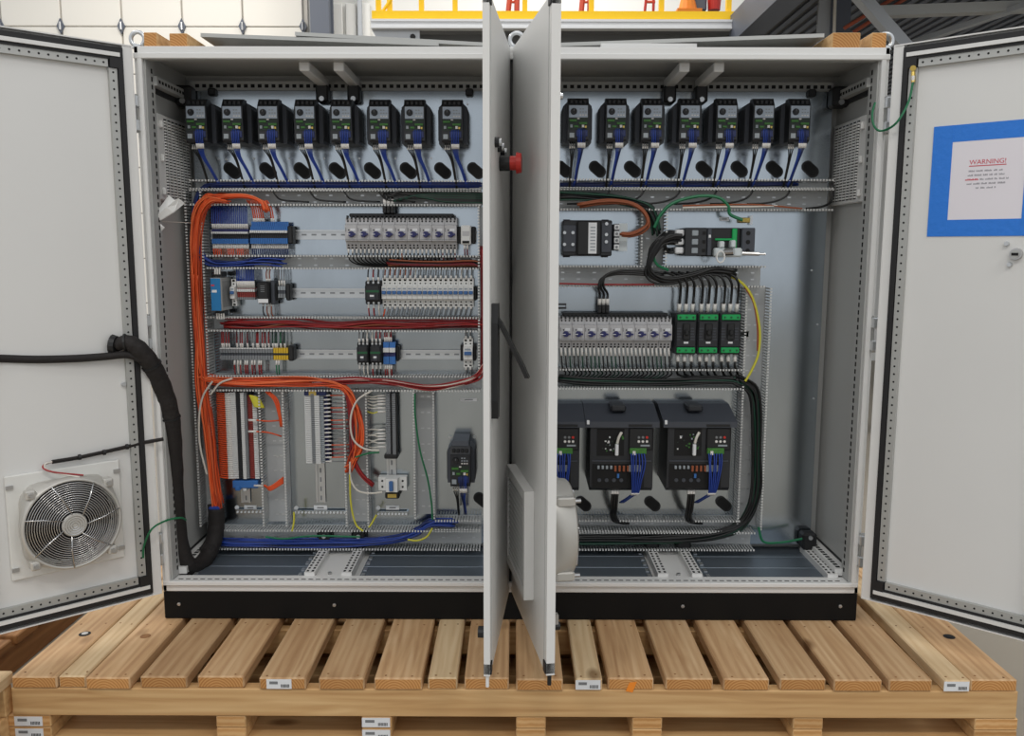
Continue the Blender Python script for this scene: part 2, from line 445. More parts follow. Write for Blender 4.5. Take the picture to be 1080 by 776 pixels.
m = MB(); b = at(753, 11, 6.1); m.cyl(b, b+V((0, 0, .3)), .06, 'red', .08); m.cyl(b+V((0, 0, .3)), b+V((0, 0, .33)), .085, 'maroon_wire'); tag(m.build('bucket'), 'red bucket standing behind the yellow railing', 'bucket')

# ================================================================== pallets
PF = -.41
def sticker(parent, x, y, z, wd_, ht, org):
    m = MB(); m.box(x-wd_/2, x+wd_/2, y-.0012, y, z-ht/2, z+ht/2, 'label_white')
    m.box(x-wd_*.38, x-wd_*.05, y-.002, y-.0012, z, z+ht*.28, 'grey_wire')
    for i in range(7): m.box(x+wd_*(.08+i*.05), x+wd_*(.105+i*.05), y-.002, y-.0012, z-ht*.35, z-ht*.02, 'black')
    return m.build('barcode_sticker', parent, origin=org)
pal = thing('shipping_pallet', 'long wooden pallet of pine boards carrying the grey cabinet', 'pallet', (0, .3, FZ))
PO = (0, .3, FZ)
edges = [(11.7, 60), (60.7, 90), (90.7, 138), (147, 197), (207, 257), (273, 323), (336, 384.7), (394.5, 445.6), (451, 482.5), (489.5, 537), (544, 594), (607, 635.6), (641, 690), (702, 752.8), (763, 812), (823, 872), (879, 930.5), (937.5, 984), (995.6, 1023.7), (1024, 1074)]
for i, (a, b) in enumerate(edges):
    xa, xb = at(a, 716, PF).x, at(b, 716, PF).x
    fr = PF+R.uniform(-.006, .006)
    m = MB(); m.cbox(xa+.001, xb-.001, 0, 1.36, 0, .038, ('wood_pale' if i in (1, 8, 11, 18) else 'wood'), .004, front='wood_end')
    o = m.build('deck_board', pal); o.location = (0, fr-PO[1], -.038-FZ); 
    o.data.transform(Matrix.Translation((-(xa+xb)/2, 0, -.019))); o.location.x = (xa+xb)/2; o.location.z += .019
    # nail heads
    m = MB()
    for yy in (.02, .37, .7):
        for xx in ((xa+xb)/2-(xb-xa)*.3, (xa+xb)/2+(xb-xa)*.3):
            x = xx+R.uniform(-.008, .008)-(xa+xb)/2; y = yy+R.uniform(-.008, .008)
            m.cyl((x, y, .0188), (x, y, .0196), .0035, 'wood_dark', n=6)
    if i in (0, 19): m.cyl((0.01, .29, .0185), (.01, .29, .0197), .019, 'hole', n=14); m.cyl((.01, .29, .019), (.01, .29, .0215), .011, 'steel' if i == 0 else 'hole', n=8)
    if i == 2: m.cyl((-.005, .28, .0185), (-.005, .28, .0197), .017, 'wood_dark', n=14)
    m.build('nails', o)['kind'] = 'stuff'
    if i in (5, 11, 18):
        sticker(o, -.003 if i != 5 else -.01, -.0002, 0, .075, .03, (0, 0, 0))
    if i == 12:
        q = MB(); q.add([(-.015, -.001, -.022), (.006, -.001, -.026), (.018, -.001, .008), (-.004, -.001, .006)], [(0, 1, 2, 3)], 'cone'); q.build('orange_tag', o)
xl, xrr = at(11.7, 740, PF).x, at(1074, 740, PF).x
for i, (y0, mt) in enumerate(((PF+.003, 'wood_x'), (.0, 'wood_x'), (.42, 'wood_x'), (.86, 'wood_x'))):
    m = MB(); m.cbox(xl, xrr, y0, y0+.04, -.127, -.0385, mt, .003); o = m.build('stringer', pal, origin=PO)
for i, u in enumerate((30, 243, 397, 560, 683, 853, 1052)):
    x = at(u, 765, PF).x
    for j, y0 in enumerate((PF+.006, .42, .86)):
        for k, z0 in enumerate((-.1655, -.2045)):
            m = MB(); m.cbox(x-.045-(.02 if i in (0, 6) else 0), x+.045+(.02 if i in (0, 6) else 0), y0, y0+.14, z0, z0+.038, 'wood_x', .003, front='wood_x_end'); o = m.build('block', pal, origin=PO)
            if j == 0 and i in (0, 2): sticker(o, x-.002, y0-.0002, z0+.019, .085, .03, PO)
for y0 in (PF+.01, -.22, .0, .2, .44, .88):
    m = MB(); m.cbox(xl, xrr, y0, y0+.135, FZ+.001, -.2055, 'wood_x', .003); m.build('bottom_board', pal, origin=PO)
# neighbouring pallet, front left
p2 = thing('wooden_pallet', 'neighbouring pale wooden pallet at the lower left edge of the picture', 'pallet', (-2.0, -.8, FZ)); po = (-2.0, -.8, FZ)
for i in range(7):
    xb = -1.512-i*.16; m = MB(); m.cbox(xb-.14, xb, -1.45, -.372, -.038, 0, 'wood_pale', .004); o = m.build('deck_board', p2, origin=po)
    m = MB()
    for xx in (-.03, -.1): m.cyl((xb+xx, -.42, -.001), (xb+xx, -.42, .001), .005, 'wood_dark', n=6)
    if i == 0: m.cyl((xb-.06, -.47, 0), (xb-.06, -.47, .004), .017, 'steel', n=10)
    n_ = m.build('nails', o); n_.location = (-po[0], -po[1], -po[2]); n_['kind'] = 'stuff'
for y0 in (-.42, -.9, -1.44):
    m = MB(); m.cbox(-2.6, -1.515, y0, y0+.04, -.127, -.0385, 'wood_x', .003); m.build('stringer', p2, origin=po)
    for x in (-1.6, -2.05, -2.55):
        m = MB(); m.cbox(x-.05, x+.08, y0-.05, y0+.045, FZ+.002, -.1275, 'wood_x', .003); m.build('block', p2, origin=po)
# darker pallet further back on the left
p3 = thing('dark_pallet', 'dark brown pallet in shade under the left open door', 'pallet', (-2.1, .2, FZ)); po = (-2.1, .2, FZ)
for i in range(6):
    y0 = -.22+i*.16; m = MB(); m.cbox(-2.7, -1.78, y0, y0+.13, FZ+.10, FZ+.135, 'wood_dark', .004); m.build('deck_board', p3, origin=po)
for x in (-2.68, -2.25, -1.85):
    m = MB(); m.cbox(x, x+.06, -.22, .7, FZ+.001, FZ+.0995, 'wood_dark', .003); m.build('stringer', p3, origin=po)

# ================================================================== cabinet shell
HT = 1.91; PY = .345                                    # roof height, face of the mounting plates
CO = (0, .2, 0)
cab = thing('control_cabinet', 'large grey two-bay steel control cabinet with all four doors open', 'cabinet', CO)
def cp(name, mb, parent=cab, smooth=False):
    return mb.build(name, parent, smooth, CO if parent is cab else (0, 0, 0))
def sub(name, mb, parent):                              # a sub-part of a part that sits in cabinet space
    return mb.build(name, parent, False, CO)
# plinth
m = MB(); m.cbox(-1.2, 1.2, .0, .012, .001, .1, 'plinth_black', .003)
for sx in (-1, 1): m.box(sx*1.2, sx*1.188, .012, .42, .001, .1, 'plinth_black')
m.box(-1.19, 1.19, .40, .42, .001, .1, 'plinth_black')
pl = cp('plinth', m)
for u, v in ((189, 636.7), (352.7, 637.7), (720, 639), (886, 639)):
    p = at(u, v, 0); m = MB(); m.cyl((p.x, .0, p.z), (p.x, -.004, p.z), .006, 'zinc_bright', n=8); m.cyl((p.x, -.004, p.z), (p.x, -.007, p.z), .0035, 'steel', n=6); sub('bolt', m, pl)
# front frame rails
m = MB(); m.cbox(-1.2, 1.2, 0, .05, HT-.024, HT, 'paint', .002); m.cbox(-1.198, 1.198, -.012, .004, HT-.040, HT-.0225, 'paint', .002); m.box(-1.165, 1.165, .004, .03, HT-.04, HT-.024, 'paint_in'); cp('top_rail', m)
m = MB(); m.cbox(-1.2, 1.2, 0, .05, .1, .124, 'paint', .002); m.cbox(-1.195, 1.195, -.012, .004, .125, .14, 'paint', .002); m.box(-1.165, 1.165, .004, .05, .124, .139, 'paint')
bt = cp('bottom_rail', m)
m = MB()
for i in range(92):
    x = -1.15+i*.025
    m.box(x, x+.016, .012, .018, .1385, .1394, 'hole')
sub('slot_row', m, bt)['kind'] = 'stuff'
for sx in (-1, 1):
    m = MB(); m.cbox(*sorted((sx*1.2, sx*1.186)), 0, .05, .1, HT, 'paint', .002); m.cbox(*sorted((sx*1.188, sx*1.172)), -.011, .004, .125, HT-.026, 'paint', .002)
    m.box(*sorted((sx*1.186, sx*1.166)), .004, .03, .139, HT-.04, 'paint_in'); m.box(*sorted((sx*1.17, sx*1.166)), .03, .07, .139, HT-.04, 'paint_in')
    po_ = cp('corner_post', m)
    m = MB()
    for i in range(68):
        z = .16+i*.025; m.box(*sorted((sx*1.1652, sx*1.168)), .042, .052, z, z+.015, 'hole')
    sub('slot_row', m, po_)['kind'] = 'stuff'
m = MB(); m.cbox(-.045, .045, .01, .05, .139, HT-.025, 'paint_in', .002); cpo = cp('centre_post', m)
m = MB(); m.box(-.02, .02, .0, .01, .139, HT-.04, 'gasket'); sub('dark_gap_strip', m, cpo)  # black strip paints in the shade of the gap between the middle doors
# skins
for sx in (-1, 1):
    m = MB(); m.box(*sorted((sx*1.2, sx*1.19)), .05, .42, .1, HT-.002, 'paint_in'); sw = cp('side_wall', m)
    m = MB(); m.box(*sorted((sx*1.19, sx*1.155)), .06, .4, 1.80, 1.83, 'paint_in'); m.box(*sorted((sx*1.19, sx*1.18)), .06, .4, 1.785, 1.80, 'gasket')
    for i in range(13): m.box(*sorted((sx*1.1545, sx*1.156)), .075+i*.025, .09+i*.025, 1.81, 1.82, 'hole')
    sub('depth_rail', m, sw)
    m = MB(); m.box(*sorted((sx*1.19, sx*1.14)), .06, .4, .14, .165, 'paint'); m.box(*sorted((sx*1.19, sx*1.186)), .06, .41, .165, .172, 'gasket')
    for i in range(13): m.box(*sorted((sx*1.150, sx*1.165)), .075+i*.025, .09+i*.025, .165, .1656, 'hole')
    sub('depth_rail', m, sw)
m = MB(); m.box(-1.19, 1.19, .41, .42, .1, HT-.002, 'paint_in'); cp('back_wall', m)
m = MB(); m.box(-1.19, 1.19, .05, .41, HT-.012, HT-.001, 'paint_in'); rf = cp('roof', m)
m = MB(); m.box(-1.155, 1.155, .365, .40, 1.838, 1.872, 'paint_in')
for i in range(92): m.box(-1.14+i*.025, -1.126+i*.025, .364, .3655, 1.849, 1.861, 'hole')
sub('rear_rail', m, rf)
for sx in (-1, 1):
    for uf, vf, ub in ((320, 68, 341), (360, 68, 374)):
        b = at(ub, 92, .33); f = V((b.x, .06, 1.87)); X = b.x*(-sx)
        m = MB(); m.cbox(X-.017, X+.017, .05, .345, 1.845, 1.875, 'paint', .003); sub('roof_strut', m, rf)
        m = MB(); m.cbox(X-.022, X+.022, .30, .345, 1.79, 1.85, 'black', .006); m.cyl((X, .30, 1.80), (X, .294, 1.80), .009, 'zinc_bright', n=8); sub('bracket', m, rf)
    for ub in (223, 495):
        b = at(ub, 95, .33); X = b.x*(-sx)
        m = MB(); m.cbox(X-.014, X+.014, .325, .36, 1.815, 1.842, 'black', .005); sub('fastener', m, rf)
    X = sx*1.16*(-1); m = MB(); m.cbox(X-.03, X+.03, .29, .345, 1.775, 1.845, 'black', .008); m.cyl((X, .29, 1.79), (X, .283, 1.79), .01, 'zinc_bright', n=8); sub('bracket', m, rf)
# cabinet floor: gland plates and slotted rails
m = MB(); m.box(-1.19, 1.19, .05, .41, .1, .118, 'paint'); fl = cp('floor_pan', m)
for xa, xb in ((-1.13, -.735), (-.535, -.06), (.06, .505), (.69, 1.135)):
    for k in range(3):
        y0 = .055+k*.115; m = MB(); m.cbox(xa, xb, y0, y0+.112, .118, .127, 'zinc_dark', .002); 
        for e in (xa+.012, xb-.012):
            for q in range(2): m.box(e-.006, e+.006, y0+.02+q*.05, y0+.045+q*.05, .127, .1305, 'zinc_bright')
        sub('gland_plate', m, fl)
for xc in (-.705, -.575, .535, .655, 1.13):
    m = MB(); m.box(xc-.018, xc+.018, .05, .345, .118, .15, 'paint')
    for i in range(11):
        for e in (-.01, .008): m.box(xc+e-.003, xc+e+.005, .06+i*.026, .074+i*.026, .15, .1506, 'hole')
    sub('slotted_rail', m, fl)
for xa, xb in ((-.687, -.593), (.553, .637)):
    m = MB(); m.box(xa, xb, .05, .33, .118, .132, 'paint'); m.cyl(((xa+xb)/2, .08, .132), ((xa+xb)/2, .08, .14), .007, 'steel', n=8); sub('cover_strip', m, fl)
for xc in (-.705, -.575, .535, .655, 1.13):
    m = MB(); m.cbox(xc-.028, xc+.028, .29, .345, .15, .215, 'black', .008); m.cyl((xc, .29, .2), (xc, .283, .2), .008, 'zinc_bright', n=8); sub('bracket', m, fl)
# mounting plates
def plate(xa, xb):
    m = MB(); m.cbox(xa, xb, PY, PY+.004, .155, 1.835, 'zinc', .001); return cp('mounting_plate', m)
PL = plate(-1.15, -.03); PR = plate(.03, 1.15)
def oval(u, v, par, s=1.0):
    c = at(u, v, PY); m = MB(); a = math.radians(-42); pts = []
    for i in range(20):
        t = 2*math.pi*i/20; L = .014*s if math.cos(t) > 0 else -.014*s
        x, z = L+math.cos(t)*.021*s, math.sin(t)*.021*s
        pts.append((c.x+x*math.cos(a)-z*math.sin(a), c.z+x*math.sin(a)+z*math.cos(a)))
    m.prism(pts, PY-.004, PY, 'black'); m.prism([(c.x+(p[0]-c.x)*.8, c.z+(p[1]-c.z)*.8) for p in pts], PY-.0055, PY-.004, 'hole')
    sub('cable_grommet', m, par)
for u in (245, 282.7, 319, 356, 393, 430.7, 467, 501.7): oval(u, 180, PL)
for u in (594, 630, 667, 704, 742.6, 779.6, 816.7, 854.4): oval(u, 178.5, PR)
for u, v in ((615, 531), (688, 531), (763, 531)): oval(u, v, PR)
oval(508, 527, PL)
def screw(u, v, par, r=.004):
    c = at(u, v, PY); m = MB(); m.cyl((c.x, PY, c.z), (c.x, PY-.004, c.z), r, 'zinc_bright', n=8); sub('screw', m, par)
for u, v in ((231, 168), (239, 168), (268, 167), (305, 167), (342, 167), (379, 167), (417, 167), (455, 167), (293, 481), (493, 110), (447, 477), (366, 543)): screw(u, v, PL)
for u, v in ((645, 168), (681, 168), (718, 168), (756, 167), (795, 167), (832, 167), (856, 285), (862, 342), (858, 420)): screw(u, v, PR)
def strip(u0, v0, u1, v1, par, Y=PY, d=.002, mt='label_white', name='label_strip'):
    a, b = at(u0, v0, Y-d), at(u1, v1, Y-d); m = MB(); m.box(a.x, b.x, Y-d, Y, b.z, a.z, mt)
    m.box(a.x+(b.x-a.x)*.25, a.x+(b.x-a.x)*.75, Y-d-.0006, Y-d, b.z+(a.z-b.z)*.35, b.z+(a.z-b.z)*.65, 'grey_wire'); sub(name, m, par)
for q in ((257.5, 533, 270.5, 537.5), (331, 533, 345, 537.5), (407, 533, 421, 537.5), (480, 463, 495, 467), (486, 420, 503, 423)): strip(*q, PL)
for q in ((649, 425, 663, 429), (725.5, 425, 739.5, 429), (759, 229, 769, 233)): strip(*q, PR)
for u, v in ((250, 535), (312.5, 535.5), (399, 535.5)):
    c = at(u, v, PY); m = MB(); m.cyl((c.x, PY, c.z), (c.x, PY-.003, c.z), .008, 'label_white', n=14); sub('earth_mark', m, PL)
# side vents
for sx, uu in ((-1, 0), (1, 0)):
    X = sx*1.19; ya, yb, za, zb_ = .09, .385, 1.435, 1.72
    vt = MB(); vt.cbox(*sorted((X, X-sx*.016)), ya, yb, za, zb_, 'paint', .003)
    vo = vt.build('vent_panel', cab, False, CO)
    for i in range(7):
        y = ya+.055+i*.033
        q = MB(); q.box(*sorted((X-sx*.016, X-sx*.0165)), y, y+.024, za+.012, zb_-.012, 'drive_dark')
        for k in range(26):
            z = za+.016+k*.0098; q.box(*sorted((X-sx*.0165, X-sx*.022)), y, y+.024, z, z+.005, 'paint')
        sub('louvre', q, vo)
    for z in (za+.03, za+.14, za+.25):
        q = MB(); q.cbox(*sorted((X-sx*.016, X-sx*.028)), ya+.012, ya+.03, z-.012, z+.012, 'paint', .003); sub('clip', q, vo)

# ------------------------------------------------------------------ doors
class Door:
    def __init__(s, hx, hy, dx, dy, sgn, wd_, z0=.105, z1=1.905, free=.045):
        s.h = V((hx, hy, 0)); d = V((dx, dy, 0)).normalized(); s.x = d; s.n = V((-d.y, d.x, 0))*sgn
        s.w, s.z0, s.z1, s.free, s.k = wd_, z0, z1, free, 1.0
    def P(s, x, i, z): return s.h+s.x*x+s.n*(i*s.k if i > 0 else i)+V((0, 0, z))
    def T(s, mb): mb.v = [tuple(s.P(*p)) for p in mb.v]; return mb
    def hit(s, u, v, i=.004):                            # where a sight line meets the door's skin
        r = ray(u, v); o = s.P(0, i, 0); t = (o-CAM).dot(s.n)/r.dot(s.n); p = CAM+r*t-s.h
        return p.dot(s.x), p.z
    def make(s, inner=True):
        w, a, b = s.w, s.z0, s.z1
        m = MB(); m.box(0, w, 0, .004, a, b, 'paint')
        for q in ((0, .004, a, b), (w-.004, w, a, b)): m.box(q[0], q[1], .004, .024, q[2], q[3], 'paint')
        m.box(.004, w-.004, .004, .024, a, a+.004, 'paint'); m.box(.004, w-.004, .004, .024, b-.004, b, 'paint')
        m.box(.004, .03, .004, .022, a+.004, b-.004, 'paint'); m.box(w-.03, w-.004, .004, .024, a+.03, b-.03, 'paint')
        o = s.T(m).build('door', cab, False, CO)
        hi, fr = .03, w-s.free
        g = MB()
        def ring(mb, x0, x1, z0, z1, t, i0, i1, mt):
            mb.box(x0, x1, i0, i1, z0, z0+t, mt); mb.box(x0, x1, i0, i1, z1-t, z1, mt)
            mb.box(x0, x0+t, i0, i1, z0+t, z1-t, mt); mb.box(x1-t, x1, i0, i1, z0+t, z1-t, mt)
        ring(g, hi, fr, a+.012, b-.012, .016, .004, .026, 'gasket')
        g.box(hi+.01, fr-.01, .004, .030, a+.029, a+.041, 'paint'); g.box(hi+.01, fr-.01, .004, .030, b-.041, b-.029, 'paint')
        g.box(hi+.004, fr-.004, .004, .024, a+.042, a+.05, 'gasket'); g.box(hi+.004, fr-.004, .004, .024, b-.05, b-.042, 'gasket')
        for x in (hi+.016, fr-.04):
            for z in (a+.028, b-.075): g.box(x, x+.024, .004, .027, z, z+.047, 'gasket')
        sub('gasket', s.T(g), o)
        x0, x1, z0, z1 = hi+.018, fr-.018, a+.05, b-.05
        for (p, q, e, f, hor) in ((x0+.026, x1-.026, z1-.024, z1, 1), (x0+.026, x1-.026, z0, z0+.024, 1), (x0, x0+.024, z0+.026, z1-.026, 0), (x1-.024, x1, z0+.026, z1-.026, 0)):
            k = MB(); k.box(p, q, .004, .02, e, f, 'galv_rail')
            L = (q-p) if hor else (f-e); n = int(L/.025)
            for j in range(n):
                t = (j+.5)*L/n
                c = (p+t, (e+f)/2) if hor else ((p+q)/2, e+t)
                k.cyl((c[0], .02, c[1]), (c[0], .0204, c[1]), .0035, 'hole', n=6)
            sub('perforated_rail', s.T(k), o)
        return o
A = math.radians(41.5)
DL = Door(-1.207, -.012, -math.cos(A), -math.sin(A), 1, .574)
DR = Door(1.205, -.035, math.cos(A), -math.sin(A), -1, .574)
ML = Door(-.004, -.004, math.sin(-.082), -math.cos(-.082), -1, .6); ML.k = .72
MR = Door(.004, -.004, math.sin(.1645), -math.cos(.1645), 1, .6)
dl, dr, ml, mr = [d.make() for d in (DL, DR, ML, MR)]
for o, t in ((dl, 'left open door carrying a round fan'), (dr, 'right open door with the taped warning notice'), (ml, 'middle open door with red stop button and black handle'), (mr, 'middle open door with louvred filter cover')): o['label'] = t
# hinges
for sx, par, zz in ((-1, dl, (1.70, 1.0, .26)), (1, dr, (1.70, 1.0, .26))):
    for z in zz:
        m = MB(); x, y = sx*1.197, -.02
        for q in (0, .075): m.cbox(x-.011, x+.011, y-.008, y+.012, z-.055+q, z-.02+q, 'zinc_bright', .003)
        m.cyl((x, y, z-.02), (x, y, z+.02), .006, 'steel', n=8); m.cbox(x-.006, x+.016*sx if sx > 0 else x+.006, y, y+.012, z-.06, z+.06, 'galv_rail', .001)
        sub('hinge', m, par)
# screws and studs inside the side doors
for d, par, lst in ((DL, dl, ((115, 73), (130, 405))), (DR, dr, ((924, 607), (1062, 257), (1065, 279)))):
    for u, v in lst:
        x, z = d.hit(u, v); m = MB(); m.cyl((x, .004, z), (x, .016, z), .008, 'zinc_bright', .006, n=10); sub('stud', d.T(m), par)
x, z = DR.hit(1072, 268); m = MB(); m.cyl((x, .004, z), (x, .02, z), .018, 'steel', .016, n=20); m.cyl((x, .02, z), (x, .024, z), .012, 'galv_rail', n=16); m.box(x-.009, x+.009, .024, .0255, z-.004, z+.004, 'hole'); sub('lock', DR.T(m), dr)
# stop button, buttons and swing handle outside the middle-left door (i < 0 is outside)
x, z = ML.hit(527, 172, 0)
m = MB(); m.cyl((x, 0, z), (x, -.03, z), .022, 'black', n=16); m.cyl((x, -.03, z), (x, -.048, z), .02, 'red', n=16); m.cyl((x, -.048, z), (x, -.062, z), .03, 'red', .027, n=18); sub('stop_button', ML.T(m), ml)
for u, v in ((522, 150), (525, 155), (528, 160)):
    x, z = ML.hit(u, v, 0); m = MB(); m.cyl((x, 0, z), (x, -.012, z), .014, 'black', n=12); m.cyl((x, -.012, z), (x, -.018, z), .010, 'zinc_bright', n=12); sub('push_button', ML.T(m), ml)
xh, z0 = ML.hit(519, 440, 0); _, z1 = ML.hit(519, 320, 0)
m = MB(); m.prism([(xh-.03, z0+.05), (xh-.02, z0), (xh+.02, z0), (xh+.03, z0+.05), (xh+.03, z1-.05), (xh+.02, z1), (xh-.02, z1), (xh-.03, z1-.05)], 0, -.018, 'black'); hd = sub('handle_plate', ML.T(m), ml)
zl = ML.hit(522, 347, 0)[1]
m = MB(); pts = [(xh, -.02, zl+.035), (xh, -.03, zl+.02), (xh-.005, -.055, zl-.03), (xh-.012, -.085, zl-.09), (xh-.016, -.10, zl-.125)]
for k in range(4):
    (xa, ia, za), (xb, ib, zb2) = pts[k], pts[k+1]; hw = .017
    m.add([(xa-hw, ia, za), (xa+hw, ia, za), (xa+hw, ia+.012, za), (xa-hw, ia+.012, za), (xb-hw, ib, zb2), (xb+hw, ib, zb2), (xb+hw, ib+.012, zb2), (xb-hw, ib+.012, zb2)], [(0, 1, 2, 3), (4, 7, 6, 5), (0, 4, 5, 1), (1, 5, 6, 2), (2, 6, 7, 3), (3, 7, 4, 0)], 'black')
sub('swing_handle', ML.T(m), ml)
m = MB(); m.cyl((.57, .024, .22), (.57, .05, .22), .016, 'black', n=12); sub('roller', ML.T(m), ml)
m = MB(); m.cyl((.588, .012, .07), (.588, .012, .11), .007, 'plastic_white', n=8); sub('latch_rod', ML.T(m), ml)
m = MB(); m.cyl((.585, .012, .07), (.585, .012, .11), .006, 'black', n=8); sub('latch_rod', MR.T(m), mr)
m = MB(); m.cyl((.56, .024, .23), (.56, .045, .23), .012, 'black', n=10); m.box(.55, .57, .024, .04, .238, .265, 'steel'); sub('roller', MR.T(m), mr)
m = MB(); m.tube([(.575, .024, 1.13), (.575, .05, 1.13), (.575, .05, 1.12), (.575, .024, 1.12)], .003, 'black', 5); sub('cable_loop', MR.T(m), mr)
m = MB(); m.cyl((.58, .024, 1.66), (.58, .034, 1.66), .008, 'zinc_bright', n=8); sub('stud', MR.T(m), mr)
for d, par in ((ML, ml), (MR, mr)):
    m = MB(); m.box(.567, .573, -.0008, 0, .112, 1.9, 'paint_in'); sub('edge_fold', d.T(m), par)
    for z in (1.86, .14): m = MB(); m.box(.572, .6, -.004, .024, z-.03 if z < 1 else z+.02, z if z < 1 else z+.044, 'gasket'); sub('corner_cap', d.T(m), par)

# ------------------------------------------------------------------ filter fans
def fan(d, cx, cz, label, R0=.132, cover=False, dk=1.0):
    base = d.P(cx, .004, cz); o = tuple(base)
    t = thing('filter_fan', label, 'fan', base)
    def deep(mb): mb.v = [(x, i if i < .019 else .019+(i-.019)*dk, z) for x, i, z in mb.v]; return d.T(mb)
    def part(name, mb, smooth=False): return deep(mb).build(name, t, smooth, o)
    m = MB(); m.cbox(cx-.165, cx+.165, .0045, .018, cz-.165, cz+.165, 'fan_plate', .003); 
    for sx in (-1, 1):
        for sz in (-1, 1): m.box(cx+sx*.155-.01, cx+sx*.155+.01, .018, .024, cz+sz*.13-.006, cz+sz*.13+.006, 'steel')
    part('base_plate', m)
    m = MB(); n = 48
    def prof(t, k):                                      # rounded square below, round above
        c, s_ = math.cos(t), math.sin(t)
        sq = 1/max(abs(c), abs(s_)); return 1*(1-k)+min(sq, 1.22)*k
    rings = [(.018, R0*1.02, .9), (.05, R0*1.03, .8), (.056, R0*1.10, .35), (.084, R0*1.09, .0), (.088, R0*1.04, 0.), (.07, R0*.99, 0.)]
    vs = []
    for (i, r, k) in rings:
        for j in range(n):
            a = 2*math.pi*j/n; rr = r*prof(a, k); vs.append((cx+rr*math.cos(a), i, cz+rr*math.sin(a)))
    fs = [(q*n+j, q*n+(j+1) % n, (q+1)*n+(j+1) % n, (q+1)*n+j) for q in range(len(rings)-1) for j in range(n)]
    m.add(vs, fs, 'fan_alu'); part('housing', m, True)
    m = MB(); m.cyl((cx, .0185, cz), (cx, .0195, cz), R0*.98, 'hole', n=32); m.cyl((cx, .02, cz), (cx, .062, cz), .045, 'fan_blade', n=20)
    part('motor', m)
    for k in range(7):
        a0 = 2*math.pi*k/7; vs = []
        for q in range(6):
            r = .04+(R0*.95-.04)*q/5
            for e, i in ((-.30, .028), (.30, .058)):
                a = a0+e*(.6+.6*q/5)+.25*q/5; vs.append((cx+r*math.cos(a), i, cz+r*math.sin(a)))
        fs = [(2*q, 2*q+1, 2*q+3, 2*q+2) for q in range(5)]
        m = MB(); m.add(vs, fs, 'fan_blade'); m.add([(x, i-.003, z) for x, i, z in vs], [f[::-1] for f in fs], 'fan_blade'); part('blade', m)
    m = MB()
    for q in range(14):
        r = .044+(R0-.046)*q/13
        m.tube([(cx+r*math.cos(a), .086+.012*(1-(r/R0)**2), cz+r*math.sin(a)) for a in [2*math.pi*j/40 for j in range(40)]], .0017, 'chrome', 5, True)
    g = part('grille', m, True)
    for k in range(7):
        a = 2*math.pi*(k+.3)/7; m = MB(); m.tube([(cx+r*math.cos(a+b_), .089+.012*(1-(r/R0)**2), cz+r*math.sin(a+b_)) for r, b_ in ((.036, .25), (.09, .08), (R0*1.05, 0))], .0022, 'chrome', 5)
        deep(m).build('spoke', g, True, o)
    m = MB(); m.cyl((cx, .097, cz), (cx, .102, cz), .037, 'fan_alu', .034, n=24)
    for q in range(4): m.tube([(cx+r_*math.cos(a), .1025, cz+r_*math.sin(a)) for r_ in [.008+.007*q] for a in [2*math.pi*j/24 for j in range(24)]], .0012, 'chrome', 4, True)
    part('hub_cap', m)
    for sx in (-1, 1):
        for sz in (-1, 1):
            x, z = cx+sx*R0*.84, cz+sz*R0*.84; m = MB(); m.cbox(x-.014, x+.014, .05, .084, z-.014, z+.014, 'fan_alu', .004); m.cyl((x, .084, z), (x, .094, z), .007, 'steel', n=8); part('mounting_lug', m)
    if cover:                                            # louvred cover on the outside
        m = MB(); b2 = .165
        for q in ((cx-b2, cx+b2, cz+.135, cz+b2), (cx-b2, cx+b2, cz-b2, cz-.135), (cx-b2, cx-.14, cz-.135, cz+.135), (cx+.14, cx+b2, cz-.135, cz+.135)): m.box(q[0], q[1], -.03, -.0005, q[2], q[3], 'paint')
        m.box(cx-.14, cx+.14, -.004, -.0005, cz-.135, cz+.135, 'paint_in'); c = part('louvre_cover', m)
        for k in range(15):
            z = cz-.133+k*.018; m = MB()
            m.add([(cx-.14, -.028, z), (cx+.14, -.028, z), (cx+.14, -.028, z+.003), (cx-.14, -.028, z+.003), (cx-.14, -.006, z+.012), (cx+.14, -.006, z+.012), (cx+.14, -.006, z+.015), (cx-.14, -.006, z+.015)], [(0, 1, 2, 3), (3, 2, 6, 7), (0, 4, 5, 1), (4, 7, 6, 5), (0, 3, 7, 4), (1, 5, 6, 2)], 'paint')
            d.T(m).build('slat', c, False, o)
    return t, o
x, z = DL.hit(70, 546); 
fanL, fo = fan(DL, x, z, 'round chrome-grilled fan inside the left open door')
x, z = MR.hit(553, 557, 0)
fan(MR, x, z, 'filter fan seen edge-on on the middle-right door, louvred cover outside', .138, True, 1.75)
# fan cord
m = MB(); P_ = lambda u, v, i: DL.P(*(lambda q: (q[0], i, q[1]))(DL.hit(u, v, i)))
m.tube(spline([P_(55, 487, .02), P_(85, 482, .016), P_(130, 472, .016), P_(150, 467, .02), at(172, 463, -.04)]), .0065, 'sleeve', 6)
for u, v in ((84, 482), (110, 477), (134, 471)): q = P_(u, v, .02); m.cyl(q-DL.x*.004, q+DL.x*.004, .009, 'black', n=8)
m.tube(spline([P_(55, 487, .02), P_(47, 490, .02), P_(46, 494, .03), P_(58, 498, .05), P_(88, 501, .07)]), .003, 'red_wire', 5)
m.tube(spline([P_(55, 487, .02), P_(48, 489, .025), P_(48, 494, .03), P_(60, 499, .05), P_(84, 503, .07)]), .003, 'white_wire', 5)
tag(m.build('fan_cord'), 'thin black sleeved cord with red and white ends feeding the left fan', 'cord')

